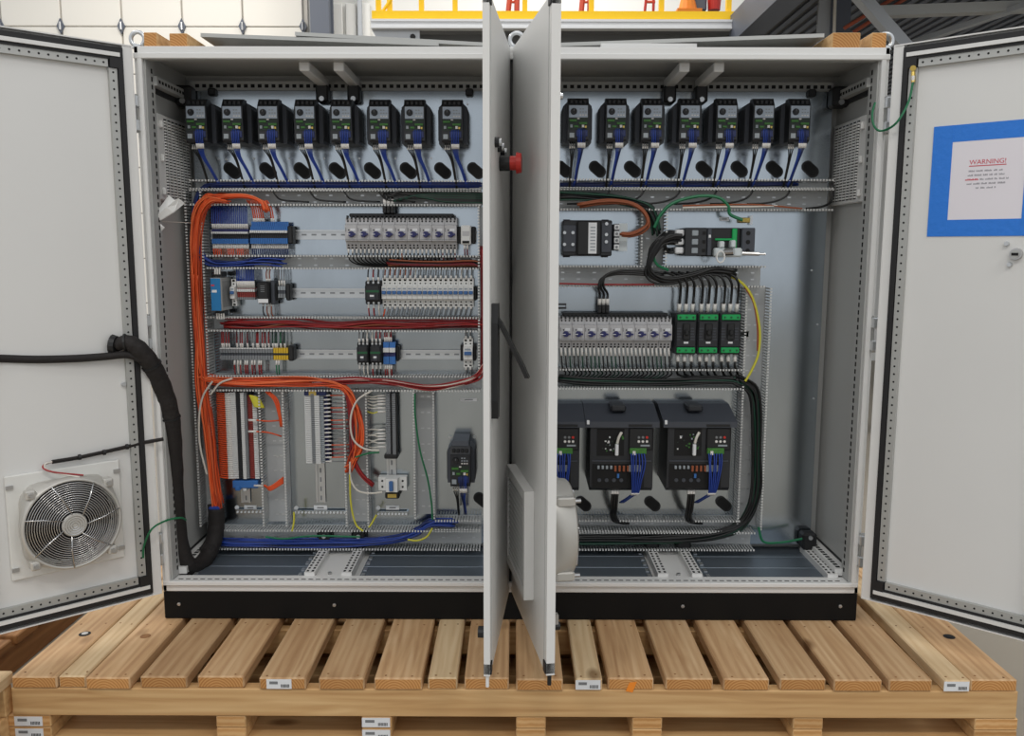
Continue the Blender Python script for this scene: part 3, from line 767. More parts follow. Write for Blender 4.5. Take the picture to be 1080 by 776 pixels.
# ------------------------------------------------------------------ warning notice
def notice():
    d = DR; x0, zt_ = d.hit(1003, 148); x1, _ = d.hit(1074, 144); _, zb_ = d.hit(1000, 234)
    wd_ = .2159*.98; x1 = x0+wd_; ht = (zt_-zb_); i0 = .0045
    base = d.P((x0+x1)/2, .0043, (zb_+zt_)/2); o = tuple(base)
    t = thing('warning_notice', 'white WARNING! notice fixed with blue masking tape inside the right door', 'sign', base)
    def part(n, mb, p=t): return d.T(mb).build(n, p, False, o)
    m = MB(); m.box(x0, x1, i0, i0+.0008, zb_, zt_, 'paper'); pp = part('paper_sheet', m)
    tw = .05; ii = i0+.0009
    for k, (a, b, c, e) in enumerate(((x0-tw, x1+tw, zt_-.006, zt_+tw-.006), (x0-tw, x1+tw, zb_-tw+.006, zb_+.006), (x0-tw, x0+.006, zb_-tw+.018, zt_+tw-.006), (x1-.006, x1+tw, zb_-tw+.006, zt_+tw-.006))):
        m = MB(); m.box(a, b, ii+k*.0003, ii+k*.0003+.0004, c, e, 'tape_blue'); part('tape_strip', m)
    # red heading
    cu = bpy.data.curves.new('heading', 'FONT'); cu.body = 'WARNING!'; cu.size = .040; cu.align_x = 'CENTER'; cu.extrude = .0002
    to = bpy.data.objects.new('heading', cu); COL.objects.link(to)
    bpy.context.view_layer.update()
    me = bpy.data.meshes.new_from_object(to.evaluated_get(bpy.context.evaluated_depsgraph_get()))
    bpy.data.objects.remove(to)
    xc = (x0+x1)/2; zh = zt_-ht*.31
    wmax = max(v.co.x for v in me.vertices)-min(v.co.x for v in me.vertices); k = .098/wmax
    m = MB(); m.add([(xc+v.co.x*k, i0+.0011+v.co.z, zh+v.co.y*k) for v in me.vertices], [tuple(p.vertices) for p in me.polygons], 'red_text')
    m.box(xc-.05, xc+.05, i0+.0009, i0+.0013, zh-.006, zh-.0035, 'red_text'); part('heading', m, pp)
    m = MB()
    for r_, (w_, red) in enumerate((((.10, 0), (.104, 0), (.116, 1), (.106, 0), (.055, 0)))):
        z = zh-.022-r_*.0125; x = xc-w_/2; first = True
        while x < xc+w_/2-.004:
            L = min(R.uniform(.007, .022), xc+w_/2-x)
            if red and first: L = .036
            q = x
            while q < x+L-.0012:                          # unreadable small print: strokes of letters
                s_ = R.uniform(.0012, .0026); m.box(q, min(q+s_, x+L), i0+.0009, i0+.0011, z, z+.0052*R.choice((.7, 1, 1)), 'red_text' if red and first else 'grey_text'); q += s_+.0007
            x += L+.004; first = False
    part('small_print', m, pp)['kind'] = 'stuff'
notice()
# earth straps of the side doors
m = MB(); q = lambda u, v, i: DR.P(*(lambda h: (h[0], i, h[1]))(DR.hit(u, v, i)))
m.tube(spline([q(963, 86, .03), q(958, 108, .04), q(945, 130, .06), at(930, 138, -.04), at(922, 133, -.03), at(920, 120, -.02), at(923, 108, -.016)]), .0035, 'green_wire', 6)
m.cyl(q(963, 72, .01), q(963, 72, .03), .009, 'brass', n=8); m.cyl(q(963, 76, .022), q(963, 87, .03), .006, 'brass', n=8); m.cyl(q(963, 80, .03), q(963, 87, .03), .005, 'ferrule', n=6)
tag(m.build('earth_strap'), 'green earth wire looping from the cabinet to the right open door', 'wire')
m = MB(); m.tube(spline([P_(151, 588, .02), P_(152, 575, .03), P_(160, 558, .06), at(175, 549, -.02), at(190, 546, .02), at(196, 548, .06)]), .0035, 'green_wire', 6)
m.cyl(P_(151, 586, .012), P_(151, 604, .012), .007, 'brass', n=8)
tag(m.build('earth_strap'), 'green earth wire between the left open door and the cabinet', 'wire')

# ------------------------------------------------------------------ on the roof
RZ = HT
for i, (u0, u1, v0, lx, L) in enumerate(((152, 166, 34, .06, .36), (179, 198, 35, .10, .36), (875.5, 907, 33.5, -.12, .36), (919, 934.5, 33.5, -.06, .36))):
    a, b = at(u0, 50, .02), at(u1, 50, .02); h = at(u0, v0, .02).z-RZ
    m = MB(); m.cbox(0, (b.x-a.x) if i != 2 else .089, 0, L, .001, max(.038, min(h, .05)), 'wood_x', .002, front='wood_end')
    o = m.build('lumber_offcut'); o.location = (a.x if i != 2 else b.x-.089, .02, RZ); o.rotation_euler = (0, 0, 0)
    tag(o, ['lumber offcut nearest the left lifting eye on the cabinet roof', 'lumber offcut second from left on the cabinet roof, under grey sheets', 'wide lumber offcut on the right end of the cabinet roof', 'lumber offcut nearest the right lifting eye on the cabinet roof'][i], 'lumber')
for nm, pts, z, lab in (('steel_sheet', [(-1.02, .1), (-.25, .22), (-.25, .75), (-1.02, .62)], RZ+.052, 'grey steel sheet lying on the left lumber on the roof'), ('steel_sheet', [(-.72, .14), (-.02, .3), (-.02, .8), (-.72, .66)], RZ+.066, 'upper grey steel sheet on the roof left of the middle doors'), ('steel_sheet', [(.06, .24), (1.02, .09), (1.02, .6), (.06, .75)], RZ+.052, 'grey steel sheet lying across the roof of the right bay'), ('steel_sheet', [(.3, .16), (.62, .16), (.62, .5), (.3, .5)], RZ+.036, 'small pale panel under the sheet on the right bay roof')):
    m = MB(); m.prism(pts, z, z+.012, 'galv_rail' if 'pale' not in lab else 'paint', 'z'); tag(m.build(nm), lab, 'sheet')
for x, lab in ((at(143, 50, .02).x, 'lifting eye at the left end of the cabinet roof'), (at(545, 45, .1).x, 'lifting eye between the middle doors on the cabinet roof'), (at(936.5, 48, .02).x, 'lifting eye at the right end of the cabinet roof')):
    t = thing('lifting_eye', lab, 'eye bolt', (x, .04, RZ))
    m = MB(); m.tube([(.022*math.cos(a), 0, .03+.022*math.sin(a)) for a in [2*math.pi*j/20 for j in range(20)]], .007, 'zinc_bright', 8, True); m.build('ring', t, True)
    m = MB(); m.cyl((0, 0, 0), (0, 0, .012), .02, 'zinc_bright', .014, n=12); m.build('collar', t)

# ================================================================== inside the cabinet: ducts and rails
YT = PY-.075                                            # tips of the duct fingers
def rect(u0, v0, u1, v1, Y):
    um, vm = (u0+u1)/2, (v0+v1)/2
    return at(u0, vm, Y).x, at(u1, vm, Y).x, at(um, v1, Y).z, at(um, v0, Y).z
def fingers(mb, horiz, a0, a1, c):
    n = max(2, int((a1-a0)/.0108)); st = (a1-a0)/n
    if horiz: mb.box(a0, a1, PY-.008, PY-.001, c-.001, c+.001, 'duct')
    else: mb.box(c-.001, c+.001, PY-.008, PY-.001, a0, a1, 'duct')
    for i in range(n):
        p = a0+st*(i+.5); h = .0028
        if horiz: mb.box(p-h, p+h, YT+.004, PY-.008, c-.0012, c+.0012, 'duct'); mb.box(p-h, p+h, YT, YT+.004, c-.0034, c+.0034, 'duct_tip')
        else: mb.box(c-.001, c+.001, YT+.004, PY-.008, p-h, p+h, 'duct'); mb.box(c-.0034, c+.0034, YT, YT+.004, p-h, p+h, 'duct_tip')
def duct(u0, v0, u1, v1, label, horiz=True):
    x0, x1, z0, z1 = rect(u0, v0, u1, v1, YT)
    o = ((x0+x1)/2, PY, (z0+z1)/2); t = thing('wire_duct', label, 'wire duct', o)
    m = MB(); m.box(x0, x1, PY-.002, PY-.0002, z0, z1, 'duct')
    L = (x1-x0) if horiz else (z1-z0); n = int(L/.055)
    for i in range(n):
        p = (i+.5)*L/n
        for e in (-.012, .012):
            c = (x0+p, (z0+z1)/2+e) if horiz else ((x0+x1)/2+e, z0+p)
            m.box(c[0]-.006, c[0]+.006, PY-.0028, PY-.002, c[1]-.0025, c[1]+.0025, 'zinc_bright')
    m.build('duct_base', t, origin=o)
    for c in ((z0, z1) if horiz else (x0, x1)):
        m = MB(); fingers(m, horiz, *((x0, x1) if horiz else (z0, z1)), c); m.build('slotted_wall', t, origin=o)['kind'] = 'stuff'
    return t
for a in ((199, 190.5, 507, 199.5, 'slotted wire duct directly under the small drives of the left bay'), (199, 200.6, 507, 216, 'slotted wire duct above the left bay motor starters'), (217, 270, 507, 283, 'slotted wire duct between motor starters and white breakers'), (218, 335, 507, 349, 'slotted wire duct of red wires below the white breakers'), (221, 397, 507, 412, 'slotted wire duct of orange and red wires below the yellow terminals'), (229, 560, 507, 579.5, 'bottom slotted wire duct of the left bay holding blue wires'), (458, 549.5, 507, 559, 'short slotted wire duct below the lone small drive'),
          (552, 189.5, 880, 198.4, 'slotted wire duct directly under the small drives of the right bay'), (552, 199.4, 880, 221, 'slotted wire duct above the transformer and main switch'), (552, 281, 808, 302, 'slotted wire duct above the right bay motor starters'), (552, 390, 783, 410, 'slotted wire duct between motor starters and big drives'), (552, 549.5, 781, 560.5, 'slotted wire duct just below the big drives'), (552, 562, 797, 580, 'bottom slotted wire duct of the right bay')):
    duct(*a)
for a in ((203, 201, 219, 556, 'vertical slotted wire duct full of orange wires beside the left wall'), (275.5, 413, 300, 556, 'vertical slotted wire duct right of the orange terminal strip'), (364, 413, 387, 556, 'vertical slotted wire duct of orange loops between white terminals and rail'), (437, 413, 457.5, 548, 'vertical slotted wire duct with one green wire beside the lone drive'), (505, 217, 522, 396, 'vertical slotted wire duct against the middle post'), (677, 222, 703, 280, 'vertical slotted wire duct right of the transformer'), (783, 303, 808, 560, 'vertical slotted wire duct right of the green-ended breakers')):
    duct(*a, horiz=False)
def rail(u0, v0, u1, v1, label, horiz=True):
    x0, x1, z0, z1 = rect(u0, v0, u1, v1, PY-.008)
    if horiz: c = (z0+z1)/2; z0, z1 = c-.0175, c+.0175
    else: c = (x0+x1)/2; x0, x1 = c-.0175, c+.0175
    m = MB()
    if horiz:
        m.box(x0, x1, PY-.002, PY-.0004, z0+.006, z1-.006, 'zinc_bright')
        for a, b in ((z0, z0+.006), (z1-.006, z1)): m.box(x0, x1, PY-.0085, PY-.0068, a, b, 'zinc_bright')
        for a in (z0+.006, z1-.0072): m.box(x0, x1, PY-.0068, PY-.002, a, a+.0012, 'zinc_bright')
        for i in range(int((x1-x0)/.036)): m.box(x0+.008+i*.036, x0+.026+i*.036, PY-.0024, PY-.002, c-.003, c+.003, 'term_grey')
    else:
        m.box(x0+.006, x1-.006, PY-.002, PY-.0004, z0, z1, 'zinc_bright')
        for a, b in ((x0, x0+.006), (x1-.006, x1)): m.box(a, b, PY-.0085, PY-.0068, z0, z1, 'zinc_bright')
        for a in (x0+.006, x1-.0072): m.box(a, a+.0012, PY-.0068, PY-.002, z0, z1, 'zinc_bright')
        for i in range(int((z1-z0)/.036)): m.box(c-.003, c+.003, PY-.0024, PY-.002, z0+.008+i*.036, z0+.026+i*.036, 'term_grey')
    o = ((x0+x1)/2, PY, (z0+z1)/2)
    return tag(m.build('din_rail', None, False, o, True), label, 'rail')
rail(222, 243, 503, 252, 'mounting rail under the blue terminals and left motor starters')
rail(222, 305, 503, 313, 'mounting rail under the white breaker row')
rail(232, 369, 503, 378, 'mounting rail under the grey and yellow terminals')
rail(556, 347, 790, 357, 'mounting rail under the right bay motor starters')
rail(251, 414, 263, 530, 'upright mounting rail under the orange-wired terminals', False)
rail(331, 414, 343, 530, 'upright mounting rail under the white terminals', False)
rail(406, 414, 419, 522, 'upright mounting rail under the black-framed terminals', False)

# ------------------------------------------------------------------ small drives
def leads(t, lean, n_b, x_b, zb, length, dyb=-.105):
    """control and power wires leaving the underside of a drive"""
    for i in range(5):
        x = x_b+.008+i*.0055; m = MB()
        m.tube(spline([(x, -.139, zb+.042), (x, -.146, zb+.02), (x, -.143, zb-.005), (x_b+.018+(i-2)*.003+lean*.1, -.125, zb-.045), (x_b+.02+(i-2)*.002+lean*.55, -.10, zb-length*.6), (x_b+.022+(i-2)*.002+lean, -.055, zb-length)], 4), .0018, R.choice(('navy_wire', 'blue_wire')), 5)
        m.cyl((x, -.143, zb-.006), (x+.0004, -.139, zb-.022), .0031, 'ferrule', n=6)
        m.build('control_lead', t, True)
    for i in range(n_b):
        x = -.026+i*.0075; m = MB()
        m.tube(spline([(x, -.11, zb), (x, -.112, zb-.02), (-.016+i*.003+lean*.3, -.10, zb-.06), (-.013+i*.002+lean*.6, -.06, zb-length)], 4), .0023, 'black_wire', 5)
        m.cyl((x, -.111, zb-.006), (x, -.112, zb-.022), .0031, 'ferrule', n=6)
        m.build('power_lead', t, True)
def small_drive(label, lean, loc, length=.15, panel='drive_label'):
    t = thing('small_drive', label, 'drive', loc, 'small black drives')
    m = MB(); m.prism([(-.05, -.072), (.05, -.072), (.05, .052), (.036, .066), (-.036, .066), (-.05, .052)], -.085, -.001, 'drive_grey')
    for i in range(6):
        for sx in (-1, 1): m.box(*sorted((sx*.05, sx*.0525)), -.08+i*.013, -.074+i*.013, -.06, .045, 'drive_dark')
    m.build('heat_sink', t)
    m = MB(); m.prism([(-.085, -.073), (-.132, -.073), (-.138, -.066), (-.138, .048), (-.118, .073), (-.085, .073)], -.036, .036, 'drive_dark', 'x'); m.build('body', t)
    m = MB()
    for i in range(4): m.cbox(-.029+i*.0155, -.0175+i*.0155, -.136, -.118, .052, .066, 'black', .002)
    m.build('terminal_cap', t)
    m = MB(); m.box(-.032, .032, -.1405, -.138, .006, .046, panel)
    for k in range(3):
        for q in range(3-(k == 2)): m.box(.004+q*.009, .010+q*.009, -.141, -.1405, .012+k*.010, .016+k*.010, 'ferrule' if k < 1 else 'label_grey')
    lp = m.build('keypad_panel', t)
    m = MB(); m.cyl((-.016, -.1405, .026), (-.016, -.149, .026), .0115, 'black', .0095, n=16); m.box(-.0168, -.0152, -.1496, -.149, .026, .034, 'grey_wire'); m.build('dial', lp)
    m = MB(); m.box(-.032, .032, -.1395, -.138, -.034, .005, 'pcb_dark')
    m.box(-.030, -.006, -.144, -.1395, -.008, -.001, 'pcb'); m.box(.002, .030, -.144, -.1395, -.017, -.010, 'pcb'); m.box(-.014, .0, -.143, -.1395, -.027, -.021, 'pcb')
    m.box(-.028, -.02, -.143, -.1395, -.028, -.018, 'label_grey'); m.box(.012, .02, -.145, -.1395, -.028, -.019, 'ferrule'); m.box(.022, .028, -.145, -.1395, -.029, -.022, 'brass'); m.box(-.004, .004, -.143, -.1395, .0, .004, 'ferrule')
    m.build('circuit_board', t)
    m = MB(); m.cbox(-.008, .032, -.142, -.138, -.058, -.036, 'navy_wire', .001); m.box(-.03, -.014, -.143, -.138, -.062, -.046, 'label_grey'); m.build('connector', t)
    leads(t, lean, 3, -.008, -.073, length)
    return t
YF = PY-.138
zc_l, zc_r = at(360, 127, YF).z, at(727, 126, YF).z
us = (206.7, 245, 282.7, 321.7, 360, 400, 437, 476.7); ur = (610, 650, 688, 727.8, 766.7, 805.6, 843.7)
first = small_drive('small black drive with dial, leftmost in the top row of the left bay', .035, (at(us[0], 127, YF).x, PY, zc_l)); tr = tree(first)
for i, u in enumerate(us[1:]): dup(first, (at(u, 127, YF).x, PY, zc_l), 'small black drive with dial, %s from left in the top row of the left bay' % ORD[i+1], children=tr)
first = small_drive('small black drive with dial, first from the middle door in the right bay top row', -.02, (at(ur[0], 126, YF).x, PY, zc_r)); tr = tree(first)
for i, u in enumerate(ur[1:]): dup(first, (at(u, 126, YF).x, PY, zc_r), 'small black drive with dial, %s from the middle door in the right bay top row' % ORD[i+1], children=tr)
# the lone drive low in the left bay
b = at(485.5, 492, PY-.13)
t = small_drive('lone small black drive with raised top hood, low in the left bay', .0, (b.x, PY, b.z), .13, 'drive_dark')
m = MB(); m.prism([(-.085, .066), (-.12, .074), (-.115, .092), (-.02, .098), (-.001, .09), (-.001, .066)], -.03, .03, 'drive_grey', 'x')
for sx in (-1, 1): m.cyl((sx*.045, -.003, .082), (sx*.045, -.006, .082), .005, 'zinc_bright', n=8)
m.build('top_hood', t)

# ------------------------------------------------------------------ motor starters
def starter(label, loc, W_, H_, grp):
    t = thing('motor_starter', label, 'motor starter', loc, grp); w = W_/2-.0006; h = H_/2
    m = MB(); m.prism([(-.012, -h), (-.062, -h), (-.07, -h*.55), (-.088, -h*.45), (-.088, h*.5), (-.07, h*.58), (-.07, h*.96), (-.012, h)], -w, w, 'starter', 'x'); m.box(-w*.9, w*.9, -.012, -.0015, -h*.5, h*.5, 'starter_dk'); m.build('body', t)
    m = MB()
    for i in range(3):
        x = (i-1)*w*.62
        m.cyl((x, -.0695, h*.76), (x, -.0712, h*.76), .0032, 'hole', n=8); m.cyl((x, -.066, -h*.74), (x, -.0685, -h*.74), .0032, 'hole', n=8); m.box(x-.004, x+.004, -.0655, -.06, -h*.97, -h*.86, 'hole')
    m.build('terminal_screws', t)['kind'] = 'stuff'
    m = MB(); m.box(-w+.001, w-.001, -.0888, -.088, -h*.40, -h*.36, 'starter_dk'); m.box(-.002, w*.7, -.0886, -.088, h*.14, h*.3, 'label_white'); m.cyl((-w*.35, -.088, h*.2), (-w*.35, -.0895, h*.2), .0025, 'hole', n=8); m.box(-w*.9, -w*.78, -.0886, -.088, h*.1, h*.34, 'grey_wire'); m.build('front_print', t)['kind'] = 'stuff'
    m = MB(); m.cyl((.001, -.088, -h*.06), (.001, -.100, -h*.06), .0115, 'knob_blue', .009, n=14); m.box(.004, .0175, -.1005, -.092, -h*.06-.003, -h*.06+.003, 'knob_blue'); m.box(-.012, -.001, -.1006, -.1, -h*.06-.0012, -h*.06+.0012, 'label_white'); m.build('rotary_knob', t)
    return t
def starter_row(u0, u1, v0, v1, n, side, grp, feed_u):
    Yf = PY-.088; x0, x1, z0, z1 = rect(u0, v0, u1, v1, Yf); W_ = (x1-x0)/n; H_ = z1-z0; zc = (z0+z1)/2
    f = starter('grey motor starter with dark blue knob, leftmost on the %s rail' % side, (x0+W_/2, PY, zc), W_, H_, grp); tr = tree(f)
    for i in range(1, n): dup(f, (x0+W_*(i+.5), PY, zc), 'grey motor starter with dark blue knob, %s from left on the %s rail' % (ORD[i], side), children=tr)
    t = thing('busbar', 'black comb busbar with three-pole feed block across the %s motor starters' % side, 'busbar', ((x0+x1)/2, PY-.05, z1)); o = tuple(t.location)
    m = MB(); m.cbox(x0+.012, x1-.012, PY-.062, PY-.035, z1+.001, z1+.014, 'black', .003)
    m.build('bar', t, origin=o)
    m = MB()
    for i in range(3*n): m.box(x0+W_*(i/3+.10), x0+W_*(i/3+.24), PY-.074, PY-.06, z1-.008, z1+.006, 'black')
    m.build('comb_teeth', t, origin=o)['kind'] = 'stuff'
    xf = at(feed_u, v0, Yf).x
    m = MB()
    for i in range(3): m.cbox(xf+(i-1)*.014-.0064, xf+(i-1)*.014+.0064, PY-.075, PY-.03, z1+.0145, z1+.042, 'black', .002); m.cyl((xf+(i-1)*.014, PY-.075, z1+.028), (xf+(i-1)*.014, PY-.0758, z1+.028), .003, 'hole', n=8)
    m.build('feed_block', t, origin=o)
    return x0, W_, z0, z1, xf
x0s, Ws, z0s, z1s, xfs = starter_row(363.6, 481.6, 229, 263, 9, 'upper left', 'left bay motor starters', 409)
x0r, Wr, z0r, z1r, xfr = starter_row(590, 709, 334.5, 368, 9, 'right bay', 'right bay motor starters', 637)
def wires(name, label, items, cat='wires', group=None):
    """short wires, each (points, radius, material, ferrule end or None), every one a part"""
    o = tuple(items[0][0][0]); t = thing(name, label, cat, o, group)
    for pts, r, mt, fe in items:
        m = MB(); m.tube(spline(pts, 4), r, mt, 5)
        if fe: m.cyl(pts[0], V(pts[0])+(V(pts[1])-V(pts[0])).normalized()*fe, r*1.5, 'ferrule', n=6)
        m.build('wire', t, True, o)
    return t
def feed(xf, z, route, label):
    it = []
    for i in range(3):
        x = xf+(i-1)*.014
        it.append(([V((x, PY-.055, z+.04)), V((x, PY-.06, z+.062)), V((x, PY-.058, z+.085))]+[at(u, v, y)+V(((i-1)*.008, 0, (i-1)*.006)) for u, v, y in route], .0048, 'black_wire', .026))
    wires('feed_cable', label, it, 'cable')
feed(xfs, z1s, ((414, 205, .27), (430, 203, .28), (470, 207, .29), (507, 206, .29)), 'three black feed cables rising from the left busbar')
feed(xfr, z1r, ((634, 303, .24), (637, 292, .24), (655, 287, .25), (682, 288, .26), (700, 290, .27)), 'three black feed cables looping up from the right busbar')
it = []
for i in range(27):
    x = x0s+Ws*(i/3+.17); q = R.choice(('black_wire', 'black_wire', 'maroon_wire' if i > 9 else 'black_wire', 'brown_wire' if 9 < i < 18 else 'black_wire'))
    it.append(([V((x, PY-.063, z0s+.002)), V((x, PY-.066, z0s-.02)), V((x+.004, PY-.055, z0s-.04)), V((x+.03, PY-.03, z0s-.055)), V((x+.09, PY-.03, z0s-.062))], .0026, q, .016))
wires('starter_outgoing_wires', 'dark outgoing wires hanging below the left motor starters', it)
it = []
for i in range(27):
    x = x0r+Wr*(i/3+.17); q = R.choice(('black_wire', 'black_wire', 'dkgreen_wire'))
    it.append(([V((x, PY-.063, z0r+.002)), V((x+.002, PY-.068, z0r-.03)), V((x+.007, PY-.064, z0r-.075)), V((x+.02, PY-.03, z0r-.10)), V((x-.02, PY-.03, z0r-.12)), V((x-.09, PY-.025, z0r-.13))], .0028, q, .03))
wires('starter_outgoing_wires', 'black outgoing wires hanging below the right bay motor starters', it)

# ------------------------------------------------------------------ breakers
def breaker(label, loc, W_, H_, grp=None, poles=1):
    t = thing('circuit_breaker', label, 'circuit breaker', loc, grp); w = W_/2-.0004; h = H_/2
    m = MB(); m.prism([(-.009, -h), (-.05, -h), (-.05, -h*.5), (-.07, -h*.42), (-.07, h*.42), (-.05, h*.5), (-.05, h), (-.009, h)], -w, w, 'mcb', 'x'); m.build('body', t)
    m = MB()
    for k in range(poles):
        x = (k-(poles-1)/2)*W_/poles; ww = W_/poles*.5
        m.box(x-ww*.5, x+ww*.5, -.0505, -.049, h*.8, h*.97, 'hole'); m.cyl((x, -.05, h*.64), (x, -.0512, h*.64), .0028, 'hole', n=8); m.cyl((x, -.05, -h*.64), (x, -.0512, -h*.64), .0028, 'hole', n=8); m.box(x-ww*.5, x+ww*.5, -.0505, -.049, -h*.97, -h*.82, 'hole')
        m.box(x+W_/poles*.5-.0009, x+W_/poles*.5-.0003, -.0704, -.07, -h*.4, h*.4, 'grey_wire')
    m.build('terminals', t)['kind'] = 'stuff'
    m = MB(); m.cbox(-w*.8, w*.8, -.079, -.068, -h*.10, h*.14, 'toggle', .0015); m.build('toggle', t)
    m = MB(); m.box(-w*.7, w*.6, -.0704, -.07, h*.22, h*.34, 'label_grey'); m.build('print', t)['kind'] = 'stuff'
    return t
x0, x1, z0, z1 = rect(402.4, 293.5, 499.4, 324, PY-.07); W_ = (x1-x0)/18
f = breaker('white breaker with blue toggle, leftmost of the row of eighteen', (x0+W_/2, PY, (z0+z1)/2), W_, z1-z0, 'row of eighteen white breakers'); tr = tree(f)
for i in range(1, 18): dup(f, (x0+W_*(i+.5), PY, (z0+z1)/2), 'white breaker with blue toggle, %s from left in the row of eighteen' % ORD[i], children=tr)
it = []
for i in range(18):
    x = x0+W_*(i+.5)
    it.append(([V((x, PY-.049, z1-.004)), V((x+.002, PY-.05, z1+.018)), V((x+.004, PY-.045, z1+.04))], .0028, 'brown_wire' if i < 6 else R.choice(('grey_wire', 'white_wire', 'grey_wire')), .014))
    it.append(([V((x, PY-.049, z0+.004)), V((x-.002, PY-.05, z0-.015)), V((x-.008, PY-.045, z0-.036))], .0028, 'grey_wire' if i else 'orange_wire', .012))
wires('breaker_wires', 'short grey and brown wires above and below the white breakers', it)
m = MB(); e = rect(499.5, 302, 503, 317, PY-.06); m.cbox(e[0], e[1], PY-.055, PY-.009, e[2], e[3], 'black', .004); tag(m.build('end_clamp'), 'black end clamp right of the white breakers', 'clamp')
x0, x1, z0, z1 = rect(488.5, 357.5, 498.5, 388, PY-.07)
breaker('white two-pole breaker with blue toggles at the right of the terminal rail', ((x0+x1)/2, PY, (z0+z1)/2), x1-x0, z1-z0, None, 2)
for sx, lab in ((x0-.006, 'left'), (x1+.006, 'right')):
    m = MB(); m.cbox(sx-.0055, sx+.0055, PY-.05, PY-.009, (z0+z1)/2-.03, (z0+z1)/2+.03, 'black', .003); tag(m.build('end_clamp'), 'black end clamp %s of the white two-pole breaker' % lab, 'clamp')
it = [([V((x, PY-.049, z)), V((x, PY-.05, z+s*.02)), V((x+.002, PY-.045, z+s*.04))], .003, 'grey_wire', .014) for x in (x0+.009, x1-.009) for z, s in ((z1-.004, 1), (z0+.004, -1))]
wires('breaker_wires', 'four short grey wires of the white two-pole breaker', it)
x0, x1, z0, z1 = rect(236.5+6, 294.5, 247.5, 323, PY-.07)
breaker('slim white breaker with one blue toggle beside the blue power supply', ((x0+x1)/2, PY, (z0+z1)/2), x1-x0, z1-z0)

# ------------------------------------------------------------------ small modules on the left rails
def box_thing(name, label, cat, u0, v0, u1, v1, d, grp=None):
    x0, x1, z0, z1 = rect(u0, v0, u1, v1, PY-d); t = thing(name, label, cat, ((x0+x1)/2, PY, (z0+z1)/2), grp)
    return t, (x1-x0)/2, (z1-z0)/2
# blue power supply
t, w, h = box_thing('power_supply', 'blue-fronted power supply module beside the orange wires', 'power supply', 222, 293, 233.5, 328, .125)
m = MB(); m.cbox(-w, w, -.123, -.009, -h, h, 'galv_rail', .002); 
for i in range(9): m.box(w, w+.0006, -.11+i*.011, -.104+i*.011, -h*.8, h*.8, 'grey_wire')
m.build('case', t)
m = MB(); m.cbox(-w*.92, w*.88, -.126, -.123, -h*.98, h*.97, 'psu_blue', .001); m.box(-w*.7, w*.2, -.1265, -.126, h*.12, h*.28, 'label_white'); m.box(-w*.8, -w*.2, -.1265, -.126, h*.5, h*.6, 'red_text'); m.build('front', t)
for z, k in ((h+.012, 3), (-h-.010, 4)):
    m = MB(); m.cbox(-w*.8, w*.9, -.1, -.05, z-.009, z+.009, 'black', .002); m.build('connector', t)
    m = MB()
    for i in range(k): m.cyl((-w*.4+i*.008, -.102, z), (-w*.4+i*.008, -.1, z+.02*(1 if z > 0 else -1)), .003, 'ferrule', n=6)
    m.build('ferrules', t)['kind'] = 'stuff'
# red-banded terminals
def term_row(name, label, grp, n, u0, v0, u1, v1, d, layers, horiz=True):
    """terminal blocks side by side; layers: (z0, z1, extra depth, material) in fractions of the height"""
    x0, x1, z0, z1 = rect(u0, v0, u1, v1, PY-d)
    if horiz: st = (x1-x0)/n; H_ = z1-z0
    else: st = (z1-z0)/n; H_ = x1-x0
    a = st/2-.0008; h = H_/2; m = MB()
    def bx(q0, q1, y0, y1, mt, s=1.):
        if horiz: m.box(-a*s, a*s, y0, y1, q0*h, q1*h, mt)
        else: m.box(q0*h, q1*h, y0, y1, -a*s, a*s, mt)
    bx(-.5, .5, -d*.5, -.0088, 'drive_grey', 1.2)
    for q0, q1, e, mt in layers: bx(q0, q1, -d-e, -d*.5, mt)
    me = m.mesh(name)
    for i in range(n):
        o = bpy.data.objects.new(name, me); COL.objects.link(o)
        o.location = (x0+st*(i+.5), PY, (z0+z1)/2) if horiz else ((x0+x1)/2, PY, z1-st*(i+.5))
        tag(o, label+', %s from %s' % (ordinal(i+1), 'left' if horiz else 'top'), 'terminal block', grp)
    return x0, x1, z0, z1, st
BL = ((-1, -.45, 0., 'term_blue'), (-.45, .12, -.008, 'drive_dark'), (.12, .34, .004, 'term_white'), (.34, .62, -.004, 'knob_blue'))
a = term_row('terminal_block', 'slim blue terminal block, left half of upper left row', 'left blue terminals', 20, 223, 238, 261.5, 257, .055, BL)
b = term_row('terminal_block', 'bright stepped blue terminal block in the upper left row', 'right blue terminals', 19, 263.5, 233.5, 303, 257, .06, ((-1, -.5, 0., 'term_blue'), (-.5, -.02, -.008, 'drive_dark'), (-.02, .2, .004, 'term_white'), (.2, .55, -.006, 'term_blue'), (.55, 1., -.02, 'term_blue')))
m = MB(); e = rect(303.3, 238, 309, 257, PY-.05); m.cbox(e[0], e[1], PY-.055, PY-.009, e[2], e[3], 'black', .004); tag(m.build('end_clamp'), 'black end clamp right of the blue terminals', 'clamp')
it = []
for i in range(20):
    x = a[0]+a[4]*(i+.5); zt_, zb_ = a[3]-.012, a[2]
    it.append(([V((x, PY-.045, zt_)), V((x, PY-.052, zt_+.022)), V((x, PY-.05, zt_+.06)), V((x-.002, PY-.04, zt_+.085))], .0021, 'blue_wire', .02))
    it.append(([V((x, PY-.045, zb_+.002)), V((x, PY-.05, zb_-.02)), V((x+.001, PY-.045, zb_-.048))], .0021, R.choice(('orange_wire', 'brown_wire')), .02))
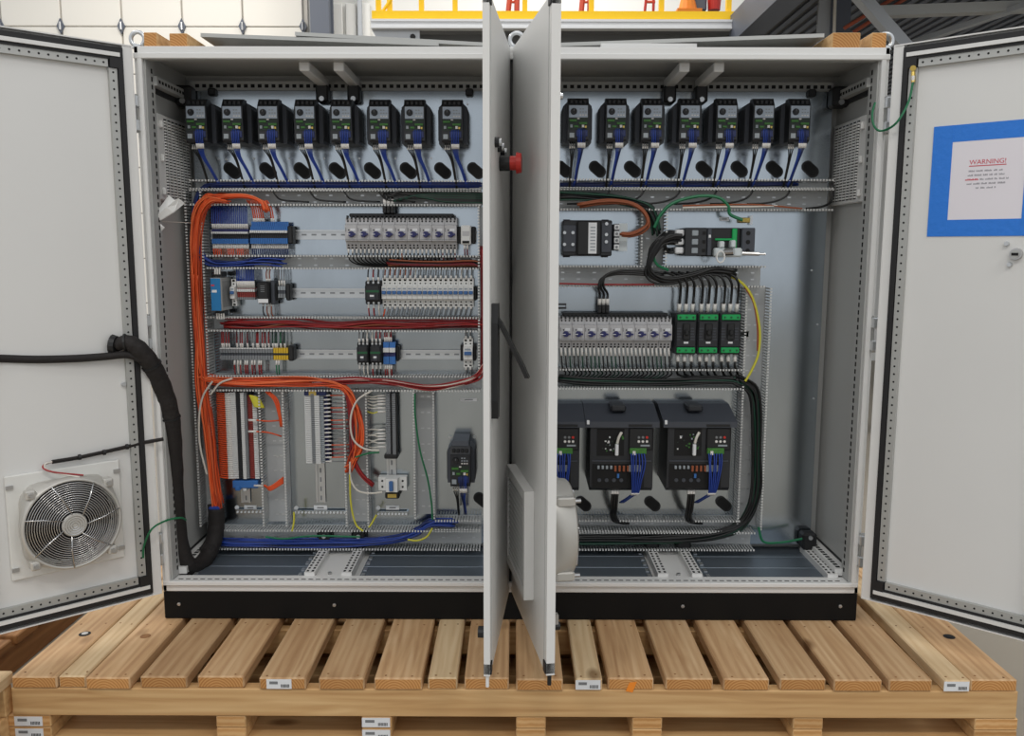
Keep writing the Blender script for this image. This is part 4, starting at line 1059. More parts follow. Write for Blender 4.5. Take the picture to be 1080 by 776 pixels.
for i in range(19):
    x = b[0]+b[4]*(i+.5); zb_ = b[2]
    it.append(([V((x, PY-.045, zb_+.002)), V((x, PY-.05, zb_-.02)), V((x+.001, PY-.045, zb_-.048))], .0021, 'navy_wire', .02))
    if i in (1, 2, 3, 4, 5, 6, 10, 11): it.append(([V((x, PY-.035, b[3]-.004)), V((x, PY-.045, b[3]+.02)), V((x-.004, PY-.05, b[3]+.05)), V((x-.02, PY-.05, b[3]+.075))], .0024, 'orange_wire', .018))
wires('terminal_wires', 'blue and orange wires with white ferrules on the upper left terminals', it)
c = term_row('terminal_block', 'slim red-banded terminal block beside the black relay', 'red-banded terminals', 9, 250, 303, 269, 316, .05, ((-1, -.6, 0, 'term_grey'), (-.6, -.1, -.004, 'term_red'), (-.1, .3, -.002, 'term_red'), (.3, .75, .003, 'term_white'), (.75, 1., -.004, 'term_red')))
it = []
for i in range(12):
    x = c[0]+(c[1]-c[0])*(i+.5)/12
    it.append(([V((x, PY-.045, c[3]-.002)), V((x, PY-.052, c[3]+.024)), V((x, PY-.05, c[3]+.06)), V((x, PY-.04, c[3]+.085))], .0021, 'blue_wire', .026))
wires('terminal_wires', 'blue wires dropping onto the red-banded terminals', it)
# black relay, grey terminals
t, w, h = box_thing('timer_relay', 'black relay module with white label on the second left rail', 'relay', 271, 297, 283.5, 320.5, .085)
m = MB(); m.cbox(-w, w, -.085, -.009, -h, h, 'black', .006); m.build('body', t)
m = MB(); m.box(-w*.85, w*.85, -.0858, -.085, -h*.9, -h*.55, 'label_white'); m.build('label_plate', t)
m = MB()
for k in range(4): m.box(-w*.4, w*.3, -.0856, -.085, h*(.1+k*.16), h*(.15+k*.16), 'term_grey')
m.build('print', t)['kind'] = 'stuff'
m = MB(); m.cbox(w, w+.014, -.06, -.009, -h*1.1, h*1.1, 'drive_grey', .002); m.build('socket', t)
it = [([V((t.location.x+dx, PY-.05, t.location.z+s*h)), V((t.location.x+dx, PY-.055, t.location.z+s*(h+.03))), V((t.location.x+dx+.004, PY-.04, t.location.z+s*(h+.055)))], .0022, mt, .01) for dx, s, mt in ((-.01, -1, 'black_wire'), (.004, -1, 'brown_wire'), (.012, -1, 'white_wire'), (.02, -1, 'brown_wire'), (.006, 1, 'brown_wire'), (.012, 1, 'white_wire'), (.018, 1, 'brown_wire'))]
wires('relay_wires', 'thin brown and white wires of the black relay', it)
g = term_row('terminal_block', 'grey terminal block between black clamps right of the relay', 'grey terminals by the relay', 3, 293, 302, 301, 314, .055, ((-1, -.3, 0, 'term_grey'), (-.3, .35, -.004, 'drive_grey'), (.35, 1, 0, 'label_grey')))
for u0, u1, lab in ((289, 292.5, 'between relay and grey terminals'), (301.3, 306, 'right of the three grey terminals')):
    m = MB(); e = rect(u0, 299, u1, 317, PY-.05); m.cbox(e[0], e[1], PY-.05, PY-.009, e[2], e[3], 'black', .004); tag(m.build('end_clamp'), 'black end clamp '+lab, 'clamp')
it = [([V((g[0]+g[4]*(i+.5), PY-.045, g[3])), V((g[0]+g[4]*(i+.5), PY-.05, g[3]+.025)), V((g[0]+g[4]*(i+.5), PY-.045, g[3]+.06))], .0022, 'grey_wire', .022) for i in range(3)]
wires('terminal_wires', 'three grey wires above the grey terminals by the relay', it)
# contactors
def contactor(label, u0, v0, u1, v1, grp=None, n=3):
    t, w, h = box_thing('contactor', label, 'contactor', u0, v0, u1, v1, .085, grp)
    m = MB(); m.cbox(-w, w, -.06, -.009, -h, h, 'black', .004); m.cbox(-w*.92, w*.92, -.085, -.06, -h*.72, h*.72, 'drive_dark', .006); m.build('body', t)
    m = MB(); m.box(-w*.8, w*.8, -.0858, -.085, h*.06, h*.24, 'green_dark'); m.build('green_band', t)
    m = MB(); m.cbox(-w*.35, w*.35, -.089, -.085, -h*.55, -h*.1, 'drive_grey', .002); m.box(-w*.3, w*.2, -.0895, -.089, -h*.3, -h*.15, 'label_white'); m.build('actuator', t)
    m = MB()
    for i in range(n):
        x = (i-(n-1)/2)*w*.62
        for s in (-1, 1): m.cyl((x, -.06, s*h*.86), (x, -.0615, s*h*.86), .004, 'zinc_bright', n=8)
    m.build('terminal_screws', t)['kind'] = 'stuff'
    it = []
    for i in range(n):
        for s in (-1, 1):
            p = t.location+V(((i-(n-1)/2)*w*.62, -.056, s*h*.92)); it.append(([p, p+V((0, -.006, s*.02)), p+V((.001, .0, s*.045))], .0027, R.choice(('grey_wire', 'black_wire', 'red_wire', 'white_wire')), .018))
    wires('contactor_wires', 'short wires of the '+label.replace('black contactor with green stripe on the third rail, ', 'third rail contactor, '), it)
contactor('black and green contactor left of the white breakers', 384, 296.5, 401.5, 321.5)
contactor('black contactor with green stripe on the third rail, left of a pair', 375.5, 361.5, 388.8, 386)
contactor('black contactor with green stripe on the third rail, right of a pair', 389.2, 361.5, 402.5, 386)
d_ = term_row('terminal_block', 'blue and white terminal beside the contactor pair', 'blue terminals by the contactors', 2, 404, 361, 417, 384, .06, ((-1, -.3, 0, 'term_blue'), (-.3, .1, -.006, 'knob_blue'), (.1, .5, .004, 'term_white'), (.5, 1, -.004, 'term_blue')))
it = [([V((d_[0]+d_[4]*(i/3+.3), PY-.05, z)), V((d_[0]+d_[4]*(i/3+.3), PY-.056, z+s*.02)), V((d_[0]+d_[4]*(i/3+.3), PY-.05, z+s*.045))], .0025, mt, .02) for i, mt in enumerate(('red_wire', 'red_wire', 'white_wire', 'red_wire')) for z, s in ((d_[3], 1), (d_[2], -1))]
wires('terminal_wires', 'red wires above and below the blue terminals by the contactors', it)
m = MB(); e = rect(417.5, 365, 421, 381, PY-.05); m.cbox(e[0], e[1], PY-.05, PY-.009, e[2], e[3], 'black', .004); tag(m.build('end_clamp'), 'black end clamp right of the blue and white terminals', 'clamp')
# small white module right of the starters
t, w, h = box_thing('auxiliary_relay', 'small pale relay module right of the left motor starters', 'relay', 486, 237.5, 496.5, 258, .08)
m = MB(); m.cbox(-w, w, -.08, -.009, -h, h, 'mcb', .004); m.build('body', t)
m = MB(); m.box(-w*.7, w*.7, -.0808, -.08, -h*.1, h*.4, 'starter'); m.box(-w*.7, w*.7, -.0812, -.0808, -h*.85, -h*.6, 'hole'); m.build('front_print', t)['kind'] = 'stuff'
for sx in (-1, 1): m = MB(); m.cbox(sx*(w+.008)-.007, sx*(w+.008)+.007, -.05, -.009, -h*.9, h*.9, 'black', .003); m.build('end_clamp', t)
it = [([t.location+V((dx, -.07, -h)), t.location+V((dx, -.07, -h-.02)), t.location+V((dx, -.06, -h-.045))], .0024, 'maroon_wire', .016) for dx in (-.005, .005)]
wires('relay_wires', 'two dark red wires under the pale relay module', it)
# third rail terminals
e = term_row('terminal_block', 'slim grey terminal block in the long row of the third left rail', 'grey terminals on the third rail', 20, 232, 367, 288, 379.5, .05, ((-1, -.25, 0, 'term_grey'), (-.25, .2, -.004, 'drive_grey'), (.2, .85, 0, 'term_grey'), (.85, 1., .003, 'term_white')))
y = term_row('terminal_block', 'bright yellow terminal block at the right end of the grey row', 'yellow terminals on the third rail', 6, 288.3, 367, 304, 379.5, .05, ((-1, 1, 0, 'term_yellow'), (-.2, .15, .001, 'drive_dark')))
m = MB(); q = rect(304.3, 364.5, 310, 380.5, PY-.05); m.cbox(q[0], q[1], PY-.055, PY-.009, q[2], q[3], 'black', .004); tag(m.build('end_clamp'), 'black end clamp right of the yellow terminals', 'clamp')
it = []
for i, (k, mt) in enumerate(((.4, 'red_wire'), (1, 'red_wire'), (2, 'red_wire'), (3, 'red_wire'), (6, 'maroon_wire'), (7.3, 'maroon_wire'), (8, 'red_wire'), (10, 'maroon_wire'), (12, 'grey_wire'), (13.5, 'red_wire'), (14, 'red_wire'), (15.6, 'red_wire'), (16.6, 'red_wire'), (18, 'red_wire'), (19.5, 'dkgreen_wire'), (20.4, 'dkgreen_wire'), (21, 'dkgreen_wire'), (22.5, 'green_wire'), (24, 'dkgreen_wire'))):
    x = e[0]+e[4]*(k+.5); it.append(([V((x, PY-.044, e[3]-.001)), V((x, PY-.05, e[3]+.02)), V((x, PY-.045, e[3]+.06))], .0025, mt, .02))
for k, mt in ((4.8, 'red_wire'), (6, 'white_wire'), (7, 'red_wire'), (8.8, 'red_wire'), (9.6, 'red_wire'), (11.4, 'red_wire'), (12.4, 'maroon_wire'), (14, 'red_wire'), (14.8, 'red_wire'), (20.6, 'green_wire'), (21.5, 'green_wire')):
    x = e[0]+e[4]*(k+.5); it.append(([V((x, PY-.044, e[2]+.001)), V((x, PY-.05, e[2]-.02)), V((x, PY-.045, e[2]-.055))], .0025, mt, .02))
wires('terminal_wires', 'red and green wires on the grey and yellow terminals', it)

# ------------------------------------------------------------------ upright terminal strips, lower left
VT = ((-1, -.35, -.004, 'term_white'), (-.35, .3, -.008, 'drive_dark'), (.3, .7, .002, 'term_white'), (.7, 1, -.004, 'term_grey'))
f = term_row('terminal_block', 'thin terminal block of the orange-wired upright strip', 'orange-wired upright strip', 44, 244, 414, 261, 505, .06, VT, False)
f2 = term_row('terminal_block', 'red and white terminal beside the orange-wired upright strip', 'red and white upright column', 40, 262, 417, 272, 505, .05, ((-1, .1, -.006, 'term_red'), (.1, 1, 0, 'term_white')), False)
it = []
for i in range(42):
    z = f[3]-f[4]*(i+.7)*44/42
    it.append(([V((f[0]+.002, PY-.05, z)), V((f[0]-.022, PY-.056, z)), V((f[0]-.05, PY-.05, z+.002)), V((f[0]-.058, PY-.03, z))], .0027, 'orange_wire', .022))
wires('terminal_wires', 'comb of orange wires with white ferrules entering the upright strip', it)
m = MB(); q = rect(245, 507, 272, 515, PY-.055); m.cbox(q[0], q[1], PY-.055, PY-.009, q[2], q[3], 'term_blue', .003); m.cbox(q[0]+.01, q[0]+.03, PY-.06, PY-.02, q[2]-.008, q[2]+.01, 'term_blue', .003); tag(m.build('end_terminal'), 'bright blue end terminal below the orange-wired strip', 'terminal block')
m = MB(); q = rect(256, 513, 260, 518, PY-.05); m.cbox(q[0], q[1], PY-.05, PY-.009, q[2], q[3], 'term_white', .002); tag(m.build('end_clamp'), 'small white clamp under the blue end terminal', 'clamp')
it = []
for i in range(9): p = at(263+i*.6, 417+i*1.4, PY-.07); it.append(([p, p+V((.02, 0, -.004)), p+V((.035, .01, -.014+i*.001))], .0032, 'yellow_wire', None))
wires('yellow_wires', 'tuft of yellow wires at the top of the upright strip', it)
it = []
for v in (443, 455): p = at(262, v, PY-.07); it.append(([p, p+V((.03, 0, 0)), at(283, v+1, PY-.06), at(297, v+(0 if v < 450 else 5), PY-.04)], .003, 'orange_wire', .03))
for i in range(5): p = at(268+i, 512, PY-.06); it.append(([p, p+V((.03, 0, 0)), at(285, 513+i, PY-.05), at(299, 503+i*1.5, PY-.04)], .003, 'orange_wire', .02))
for i in range(3): p = at(280+i*2, 413, PY-.06); it.append(([p, at(289+i*2, 422, PY-.06), at(294+i, 438, PY-.06), at(296+i, 450, PY-.05)], .003, 'orange_wire', None))
wires('orange_jumpers', 'loose orange wires curving right of the orange-wired strip', it)
h_ = term_row('terminal_block', 'thin white terminal block of the middle upright strip', 'white upright strip', 38, 321.5, 415, 345, 489, .06, ((-1, -.4, -.006, 'term_white'), (-.4, -.1, .002, 'term_grey'), (-.1, .35, .0, 'term_white'), (.35, .7, -.006, 'label_grey'), (.7, 1, -.016, 'knob_blue')), False)
m = MB(); q = rect(320.5, 411, 344, 417.5, PY-.06); m.cbox(q[0], q[1], PY-.06, PY-.009, q[2], q[3], 'navy_wire', .003); m.box(q[0]+.018, q[0]+.045, PY-.0605, PY-.06, q[2]+.002, q[3]-.002, 'brass'); tag(m.build('end_terminal'), 'navy end terminal on top of the white upright strip', 'terminal block')
it = []
for i in range(17):
    z = h_[3]-(h_[3]-h_[2])*(i+.6)/17; x = h_[1]
    it.append(([V((x-.012, PY-.05, z)), V((x+.008, PY-.054, z+.002)), V((x+.03, PY-.05, z+.001)), V((x+.085, PY-.045, z+.002))], .0022, R.choice(('red_wire', 'grey_wire', 'orange_wire', 'grey_wire')), .026))
wires('terminal_wires', 'row of thin red and grey wires right of the white upright strip', it)
k_ = term_row('terminal_block', 'thin grey terminal block of the right upright strip', 'grey upright strip', 32, 407, 415, 418.5, 480, .055, ((-1, -.2, 0, 'term_grey'), (-.2, .2, -.006, 'drive_dark'), (.2, .8, .002, 'term_grey'), (.8, 1, 0, 'black')), False)
m = MB(); q = rect(405, 479, 419.5, 484, PY-.06); m.cbox(q[0], q[1], PY-.06, PY-.009, q[2], q[3], 'black', .004); tag(m.build('end_clamp'), 'black end clamp under the grey upright strip', 'clamp')
it = []
for v in (417, 420, 423, 426, 430, 434, 453, 457, 460, 463, 467, 471): p = at(406.5, v, PY-.05); it.append(([p, p+V((-.025, -.004, 0)), at(393, v+R.uniform(-2, 2), PY-.05), at(386, v+R.uniform(-2, 2), PY-.04)], .0026, 'white_wire' if v not in (434,) else 'yellow_wire', .028))
wires('terminal_wires', 'pale wires with white ferrules left of the grey upright strip', it)
# cross-mounted two-pole breaker
t, w, h = box_thing('circuit_breaker', 'white breaker lying sideways below the grey upright strip', 'circuit breaker', 398, 505, 428, 519, .07)
m = MB(); m.prism([(-w, -.009), (-w, -.045), (-w*.5, -.045), (-w*.4, -.07), (w*.4, -.07), (w*.5, -.045), (w, -.045), (w, -.009)], -h, h, 'mcb', 'z'); m.build('body', t)
m = MB(); m.cbox(-w*.16, w*.12, -.08, -.069, -h*.8, h*.7, 'toggle', .002); m.build('toggle', t)
m = MB()
for sx in (-1, 1):
    for sz in (-1, 1): m.cyl((sx*w*.72, -.045, sz*h*.45), (sx*w*.72, -.0465, sz*h*.45), .004, 'hole', n=8)
m.build('terminals', t)['kind'] = 'stuff'
q = rect(406, 519.5, 421, 526, PY-.05); m = MB(); m.cbox(q[0], q[1], PY-.05, PY-.009, q[2], q[3], 'black', .004); m.box(q[0]+.01, q[1]-.01, PY-.0508, PY-.05, q[2]+.005, q[3]-.005, 'brass'); tag(m.build('end_terminal'), 'black and yellow earth terminal under the sideways breaker', 'terminal block')
# earth bars
for u0, v0, u1, v1, lab in ((248, 538, 276, 543, 'leftmost'), (309, 539, 365, 543, 'middle'), (397, 540, 430, 545, 'right')):
    q = rect(u0, v0, u1, v1, PY-.025); t = thing('earth_bar', '%s pale earth bar with screws above the bottom wire duct' % lab, 'earth bar', ((q[0]+q[1])/2, PY, (q[2]+q[3])/2)); o = tuple(t.location)
    m = MB(); m.box(q[0], q[1], PY-.016, PY-.010, q[2], q[3], 'zinc'); m.box(q[0], q[0]+.006, PY-.010, PY-.0005, q[2], q[3], 'zinc'); m.box(q[1]-.006, q[1], PY-.010, PY-.0005, q[2], q[3], 'zinc'); m.build('bar', t, origin=o)
    n = int((q[1]-q[0])/.013); m = MB()
    for i in range(n): x = q[0]+(i+.5)*(q[1]-q[0])/n; m.cyl((x, PY-.016, (q[2]+q[3])/2), (x, PY-.020, (q[2]+q[3])/2), .0038, 'label_white', n=7)
    m.build('screws', t, origin=o)['kind'] = 'stuff'

# ------------------------------------------------------------------ right bay components
t, w, h = box_thing('control_transformer', 'black control transformer with white label beside the middle door', 'transformer', 594, 232, 646, 270, .1)
m = MB(); m.cbox(-w, w, -.085, -.012, -h, h, 'drive_dark', .004); m.cbox(-w*.45, w*.55, -.1, -.03, -h*.99, h*.99, 'black', .006); m.build('core', t)
m = MB(); m.box(w*.02, w*.36, -.1008, -.1, -h*.86, h*.86, 'label_white')
for k in range(8): m.box(w*.1, w*.3, -.1012, -.1008, -h*(.7-.18*k), -h*(.7-.18*k)+.004, 'label_grey')
m.build('label_plate', t)
m = MB(); m.cbox(-w, -w*.46, -.09, -.085, -h*.78, h*.72, 'drive_grey', .002); 
for sx in (-.94, -.6):
    for sz in (-.35, .3): m.cyl((w*sx, -.09, h*sz), (w*sx, -.095, h*sz), .006, 'zinc_bright', n=8)
m.build('terminal_board', t)
m = MB(); m.cbox(w*.56, w*.98, -.09, -.085, -h*.8, h*.85, 'drive_grey', .002)
for sz in (-.2, .2, .8): m.cyl((w*.76, -.09, h*sz), (w*.76, -.095, h*sz), .006, 'zinc_bright', n=8)
m.build('terminal_board', t)
for sx in (-1, 1): m = MB(); m.box(sx*w*.8-.012, sx*w*.8+.012, -.014, -.0005, -h*1.08, h*1.08, 'drive_dark'); m.build('foot', t)
t, w, h = box_thing('fuse_block', 'column of four white fuse caps right of the transformer', 'fuse block', 647.5, 236, 653.5, 264, .07)
m = MB(); m.cbox(-w, w, -.06, -.001, -h, h, 'drive_grey', .002); m.build('base', t)
for i in range(4): m = MB(); z = h*(.75-.5*i); m.cbox(-w*.95, w*.9, -.07, -.06, z-h*.2, z+h*.2, 'label_white', .002); m.cyl((0, -.07, z), (0, -.0715, z), .005, 'term_grey', n=8); m.build('fuse_cap', t)
m = MB(); m.box(w, w+.03, -.05, -.047, -h*1.05, h*1.05, 'crystal'); m.build('cover', t)
# main switch
t, w, h = box_thing('main_switch', 'black main disconnect switch with clear mechanism and green parts', 'switch', 723, 240, 797.5, 270, .11)
m = MB(); m.cbox(-w, -w*.36, -.095, -.001, -h, h, 'drive_dark', .003); m.cbox(-w*.36, w*.62, -.08, -.001, -h*1.04, h, 'black', .003); m.cbox(w*.62, w, -.095, -.001, -h*.95, h, 'drive_grey', .003); m.build('body', t)
for i in range(3):
    z = h*(.62-.62*i); m = MB(); m.cbox(-w*.80, -w*.62, -.098, -.094, z-h*.2, z+h*.2, 'label_grey', .002); m.build('terminal_window', t)
    m = MB(); m.box(-w*.5, -w*.4, -.0958, -.095, z-h*.12, z+h*.12, 'hole'); m.build('slot', t)
    m = MB(); m.cyl((w*.8, -.095, z), (w*.8, -.0965, z), .008, 'hole', n=10); m.build('terminal_hole', t)
m = MB(); m.cbox(-w*.36, -w*.24, -.1, -.08, -h*.98, h*.96, 'drive_grey', .002); m.box(-w*.33, -w*.27, -.1008, -.1, h*.3, h*.5, 'label_white'); m.build('label_frame', t)
m = MB(); m.cbox(w*.36, w*.5, -.09, -.08, -h*.9, h*.95, 'green_term', .002); m.cbox(-w*.12, w*.45, -.088, -.08, h*.1, h*.25, 'green_term', .002); m.build('green_latch', t)
m = MB(); m.cbox(-w*.18, w*.62, -.115, -.08, -h*1.08, -h*.42, 'crystal', .006); m.cbox(-w*.05, w*.1, -.118, -.08, -h*.42, h*.05, 'crystal', .004); m.cbox(w*.28, w*.42, -.118, -.08, -h*.42, h*.12, 'crystal', .004); m.cyl((w*.12, -.115, -h*.7), (w*.34, -.13, -h*.65), .014, 'chrome', n=12); m.build('mechanism', t)
m = MB(); m.tube([(-w*.02+.014*math.cos(a_), -.125, -h*1.05+.02*math.sin(a_)) for a_ in [2*math.pi*j/16 for j in range(16)]], .003, 'plastic_white', 6, True); m.build('tie_ring', t)
m = MB(); m.cyl((w*.6, -.1, -h*.8), (w*1.12, -.1, -h*.85), .007, 'steel', n=8); m.cyl((w*1.12, -.1, -h*.85), (w*1.3, -.1, -h*.86), .004, 'steel', n=8); m.build('shaft', t)
for i in range(3):
    z = h*(.62-.62*i); m = MB(); m.cbox(-w*1.25, -w*1.0, -.085, -.05, z-h*.22, z+h*.24, 'label_white', .004); m.build('cable_sleeve', t)
mx = t.location.copy(); mw, mh = w, h
q = at(786, 232, PY-.03); t = thing('earth_lug', 'brass earth lug above the main disconnect switch', 'lug', (q.x, PY, q.z))
m = MB(); m.cbox(-.018, .02, -.024, -.0005, -.009, .009, 'brass', .002); m.build('body', t)
m = MB(); m.box(.02, .03, -.016, -.0005, -.016, .016, 'zinc_bright'); m.cyl((-.005, -.024, 0), (-.005, -.032, 0), .007, 'brass', n=8); m.build('screw', t)
# three green-ended power breakers
for i in range(3):
    u0 = 712.5+i*23.4
    t, w, h = box_thing('power_breaker', 'black breaker with green end terminals, %s of three in the right bay' % ('leftmost', 'middle', 'rightmost')[i], 'circuit breaker', u0, 330, u0+22.9, 374, .09, 'green-ended breakers')
    m = MB(); m.cbox(-w, w, -.078, -.0005, -h, h, 'drive_dark', .003); m.cbox(-w*.9, w*.9, -.086, -.078, -h*.64, h*.6, 'drive_dark', .002); m.build('body', t)
    for s in (-1, 1):
        m = MB(); z = s*h*.79; m.cbox(-w*.84, w*.84, -.09, -.078, z-h*.13, z+h*.13, 'green_term', .002)
        for k in (-1, 0, 1): m.cyl((k*w*.6, -.09, z), (k*w*.6, -.0915, z), .004, 'green_dark', n=8)
        m.build('green_terminal', t)
    m = MB(); m.cbox(-w*.34, w*.34, -.094, -.086, -h*.28, h*.5, 'black', .003); m.cbox(-w*.2, w*.2, -.104, -.094, -h*.05, h*.2, 'black', .003); m.build('toggle', t)
    m = MB(); m.box(-w*.2, w*.22, -.0868, -.086, -h*.47, -h*.38, 'label_white')
    for s in (-1, 1):
        for k in range(5): m.box(s*w*.62-.009, s*w*.62+.007*R.random()+.002, -.0866, -.086, -h*.3+k*.01, -h*.3+k*.01+.004, 'drive_grey')
    m.build('print', t)['kind'] = 'stuff'
    X, Z = t.location.x, t.location.z; it = []
    for k in (-1, 0, 1):
        x = X+k*w*.62; u_ = 716.5+i*23.4+(k+1)*7.3
        it.append(([V((x, PY-.06, Z+h)), V((x, PY-.07, Z+h+.03)), V((x+.002, PY-.072, Z+h+.07)), at(u_+1, 299, .25), at(u_-4, 291, .25), at(u_-16, 287, .27)], .0048, 'black_wire', .034))
    wires('breaker_feed_cables', 'three black cables with white sleeves feeding the %s green-ended breaker' % ('leftmost', 'middle', 'rightmost')[i], it, 'cable')
    it = []
    for k in (-1, 0, 1):
        x = X+k*w*.62
        it.append(([V((x, PY-.06, Z-h)), V((x, PY-.07, Z-h-.03)), V((x, PY-.07, Z-h-.045)), V((x+.02, PY-.045, Z-h-.085)), at(775-(2-i)*4, 400+k*2, .29), at(794, 409, .29)], .0048, 'black_wire', .03))
    wires('breaker_load_cables', 'three black cables leaving under the %s green-ended breaker' % ('leftmost', 'middle', 'rightmost')[i], it, 'cable')
# big drives
def big_drive(label, u0, u1, v0, v1):
    Yf = PY-.175; x0, x1, z0, z1 = rect(u0, v0, u1, v1, Yf)
    t = thing('large_drive', label, 'drive', ((x0+x1)/2, PY, (z0+z1)/2), 'three large black drives'); w, h = (x1-x0)/2, (z1-z0)/2
    m = MB(); m.prism([(-.001, -h*.95), (-.16, -h), (-.175, -h*.9), (-.175, h*.62), (-.001, h*.62)], -w*.86, w*.86, 'drive_dark', 'x'); m.build('body', t)
    m = MB(); m.prism([(-.001, h*.62), (-.185, h*.58), (-.185, h*.72), (-.05, h*1.0), (-.001, h*1.0)], -w, w, 'drive_grey', 'x'); m.build('hood', t)
    m = MB(); m.cbox(-w*.28, w*.14, -.14, -.045, h*.9, h*1.06, 'drive_dark', .006); m.build('fan_cover', t)
    m = MB(); m.box(w*.16, w*.8, -.186, -.185, h*.6, h*.66, 'black'); m.build('trim_strip', t)
    m = MB(); m.cbox(-w*.97, -w*.9, -.19, -.184, h*.66, h*.76, 'label_white', .001); m.build('white_clip', t)
    m = MB(); m.box(-w*.68, w*.06, -.1765, -.175, -h*.12, h*.54, 'hole')
    for k in range(26): x, z = R.uniform(-w*.62, 0), R.uniform(-h*.05, h*.42); s = R.uniform(.003, .007); m.box(x, x+s, -.1785, -.1765, z, z+s*R.uniform(.6, 1.6), R.choice(('pcb', 'label_grey', 'pcb_dark', 'pcb_dark', 'term_white')))
    m.build('board_window', t)
    m = MB(); m.tube(spline([(-w*.02, -.18, h*.46), (-w*.1, -.186, h*.34), (-w*.14, -.186, h*.2)]), .005, 'white_wire', 6); m.cbox(-w*.19, -w*.10, -.19, -.176, -h*.1, h*.18, 'label_white', .002); m.build('ribbon', t)
    m = MB(); m.cbox(w*.18, w*.84, -.182, -.175, h*.02, h*.56, 'black', .004)
    for k in range(3):
        for r_ in range(2): m.cyl((w*(.45+k*.11), -.182, h*(.24+.1*r_)), (w*(.45+k*.11), -.184, h*(.24+.1*r_)), .0048, 'ferrule' if r_ == 0 else ('red' if k == 2 else 'grey_wire'), n=8)
    m.box(w*.5, w*.75, -.1826, -.182, h*.12, h*.16, 'label_grey'); m.build('keypad', t)
    m = MB(); m.cbox(w*.2, w*.66, -.19, -.18, -h*.06, h*.08, 'pcb', .002); m.cbox(w*.28, w*.36, -.194, -.19, -h*.08, h*.02, 'ferrule', .001); m.build('control_terminals', t)
    m = MB(); m.box(-w*.8, w*.8, -.179, -.175, -h*.26, -h*.235, 'drive_grey'); m.box(-w*.8, w*.62, -.1768, -.175, -h*.92, -h*.32, 'hole')
    for k in range(8): m.cbox(-w*.66+k*w*.115, -w*.60+k*w*.115, -.183, -.176, -h*.44-(.06*h if k > 3 else 0), -h*.36, 'label_grey' if k < 4 else 'brown_wire', .001)
    for k in range(4): m.cyl((-w*.6+k*w*.2, -.177, -h*.72), (-w*.6+k*w*.2, -.1795, -h*.72), .007, 'drive_grey', n=10)
    m.box(-w*.12, -w*.06, -.181, -.176, -h*.66, -h*.56, 'term_blue'); m.build('power_terminals', t)
    m = MB(); m.box(w*.2, w*.52, -.184, -.18, -h*.5, -h*.34, 'label_grey'); m.build('sticker', t)
    for k in range(6):
        xa = w*(.24+k*.07); m = MB(); m.tube(spline([(xa, -.192, -h*.04), (xa+R.uniform(-.004, .004), -.196, -h*.3), (w*(.28+k*.05), -.194, -h*.7), (w*(.3+k*.035), -.18, -h*1.02), (w*(.27+k*.02), -.15, -h*1.16), (w*.05+k*.003, -.09, -h*1.45)], 5), .0028, 'blue_wire', 5)
        m.cyl((w*(.3+k*.035), -.18, -h*1.03), (w*(.285+k*.03), -.172, -h*1.09), .004, 'ferrule', n=6); m.build('control_lead', t, True)
    for k in range(3):
        m = MB(); xa = -w*.22+k*.009; m.tube(spline([(xa, -.15, -h*.98), (xa, -.16, -h*1.12), (xa-.002, -.15, -h*1.5), (xa+.002, -.11, -h*1.75), (xa+.02, -.07, -h*1.98), (xa+.06, -.05, -h*2.08)], 5), .0048, 'black_wire', 6); m.cyl((xa, -.155, -h*1.0), (xa, -.16, -h*1.1), .006, 'ferrule', n=6); m.build('power_lead', t, True)
    return t
big_drive('large black drive half hidden by the middle-right door', 541, 616.5, 432, 518)
big_drive('large black drive in the middle of the lower right bay', 617, 694.5, 432, 518)
big_drive('large black drive at the right end of the lower right bay', 698.5, 776, 432, 518)

# ------------------------------------------------------------------ wire bundles
OW, RW, BW, KW = ['orange_wire', 'orange_wire', 'orange_wire_dark', 'orange_wire_pale'], ['red_wire', 'maroon_wire', 'red_wire'], ['blue_wire', 'navy_wire', 'blue_wire'], ['black_wire', 'black_wire', 'dkgreen_wire']
bundle('orange_wire_bundle', 'thick orange wire bundle running down the left wire duct', 'wire bundle', [(238, 210), (222, 210), (211, 222), (207, 250), (207, 300), (211, 360), (215, 410), (221, 460), (226, 505), (230, 536)], 30, .0155, .0031, OW, .272, depth=.014, loose=.4)
bundle('orange_wire_bundle', 'orange wires arching over the upper left blue terminals', 'wire bundle', [(281, 222), (277, 213), (262, 207), (240, 207), (222, 212), (210, 232), (206, 270)], 12, .008, .0032, OW, .268, depth=.008)
bundle('orange_wire_bundle', 'orange wires crossing under the yellow terminals and looping down', 'wire bundle', [(212, 396), (224, 401), (260, 403), (320, 402), (352, 405), (368, 415), (379, 440), (380, 465), (373, 485), (367, 495)], 20, .013, .0029, OW+['red_wire'], .27, loose=.7)
bundle('orange_wire_bundle', 'orange wires bending out of the bottom of the left duct', 'wire bundle', [(213, 440), (208, 400), (209, 360), (207, 320), (207, 290)], 8, .010, .0030, OW, .268)
m = MB(); a_, b_ = at(221, 533, .27), at(233, 538, .27); m.cbox(a_.x, b_.x, .252, .292, b_.z, a_.z, 'blue_wire', .006); tag(m.build('blue_wrap'), 'blue tape wrap at the lower end of the orange bundle', 'tape')
bundle('blue_wire_bundle', 'blue wires lying in the duct under the left bay small drives', 'wire bundle', [(206, 262), (205, 235), (207, 212), (214, 199), (230, 195), (300, 195), (380, 195), (507, 195)], 12, .007, .003, ['navy_wire', 'blue_wire', 'navy_wire'], .29)
bundle('blue_wire_bundle', 'blue wires curving below the upper left blue terminals', 'wire bundle', [(207, 240), (208, 258), (213, 271), (226, 278), (250, 278), (275, 275), (298, 277)], 16, .013, .0026, ['blue_wire', 'navy_wire'], .285, loose=.45)
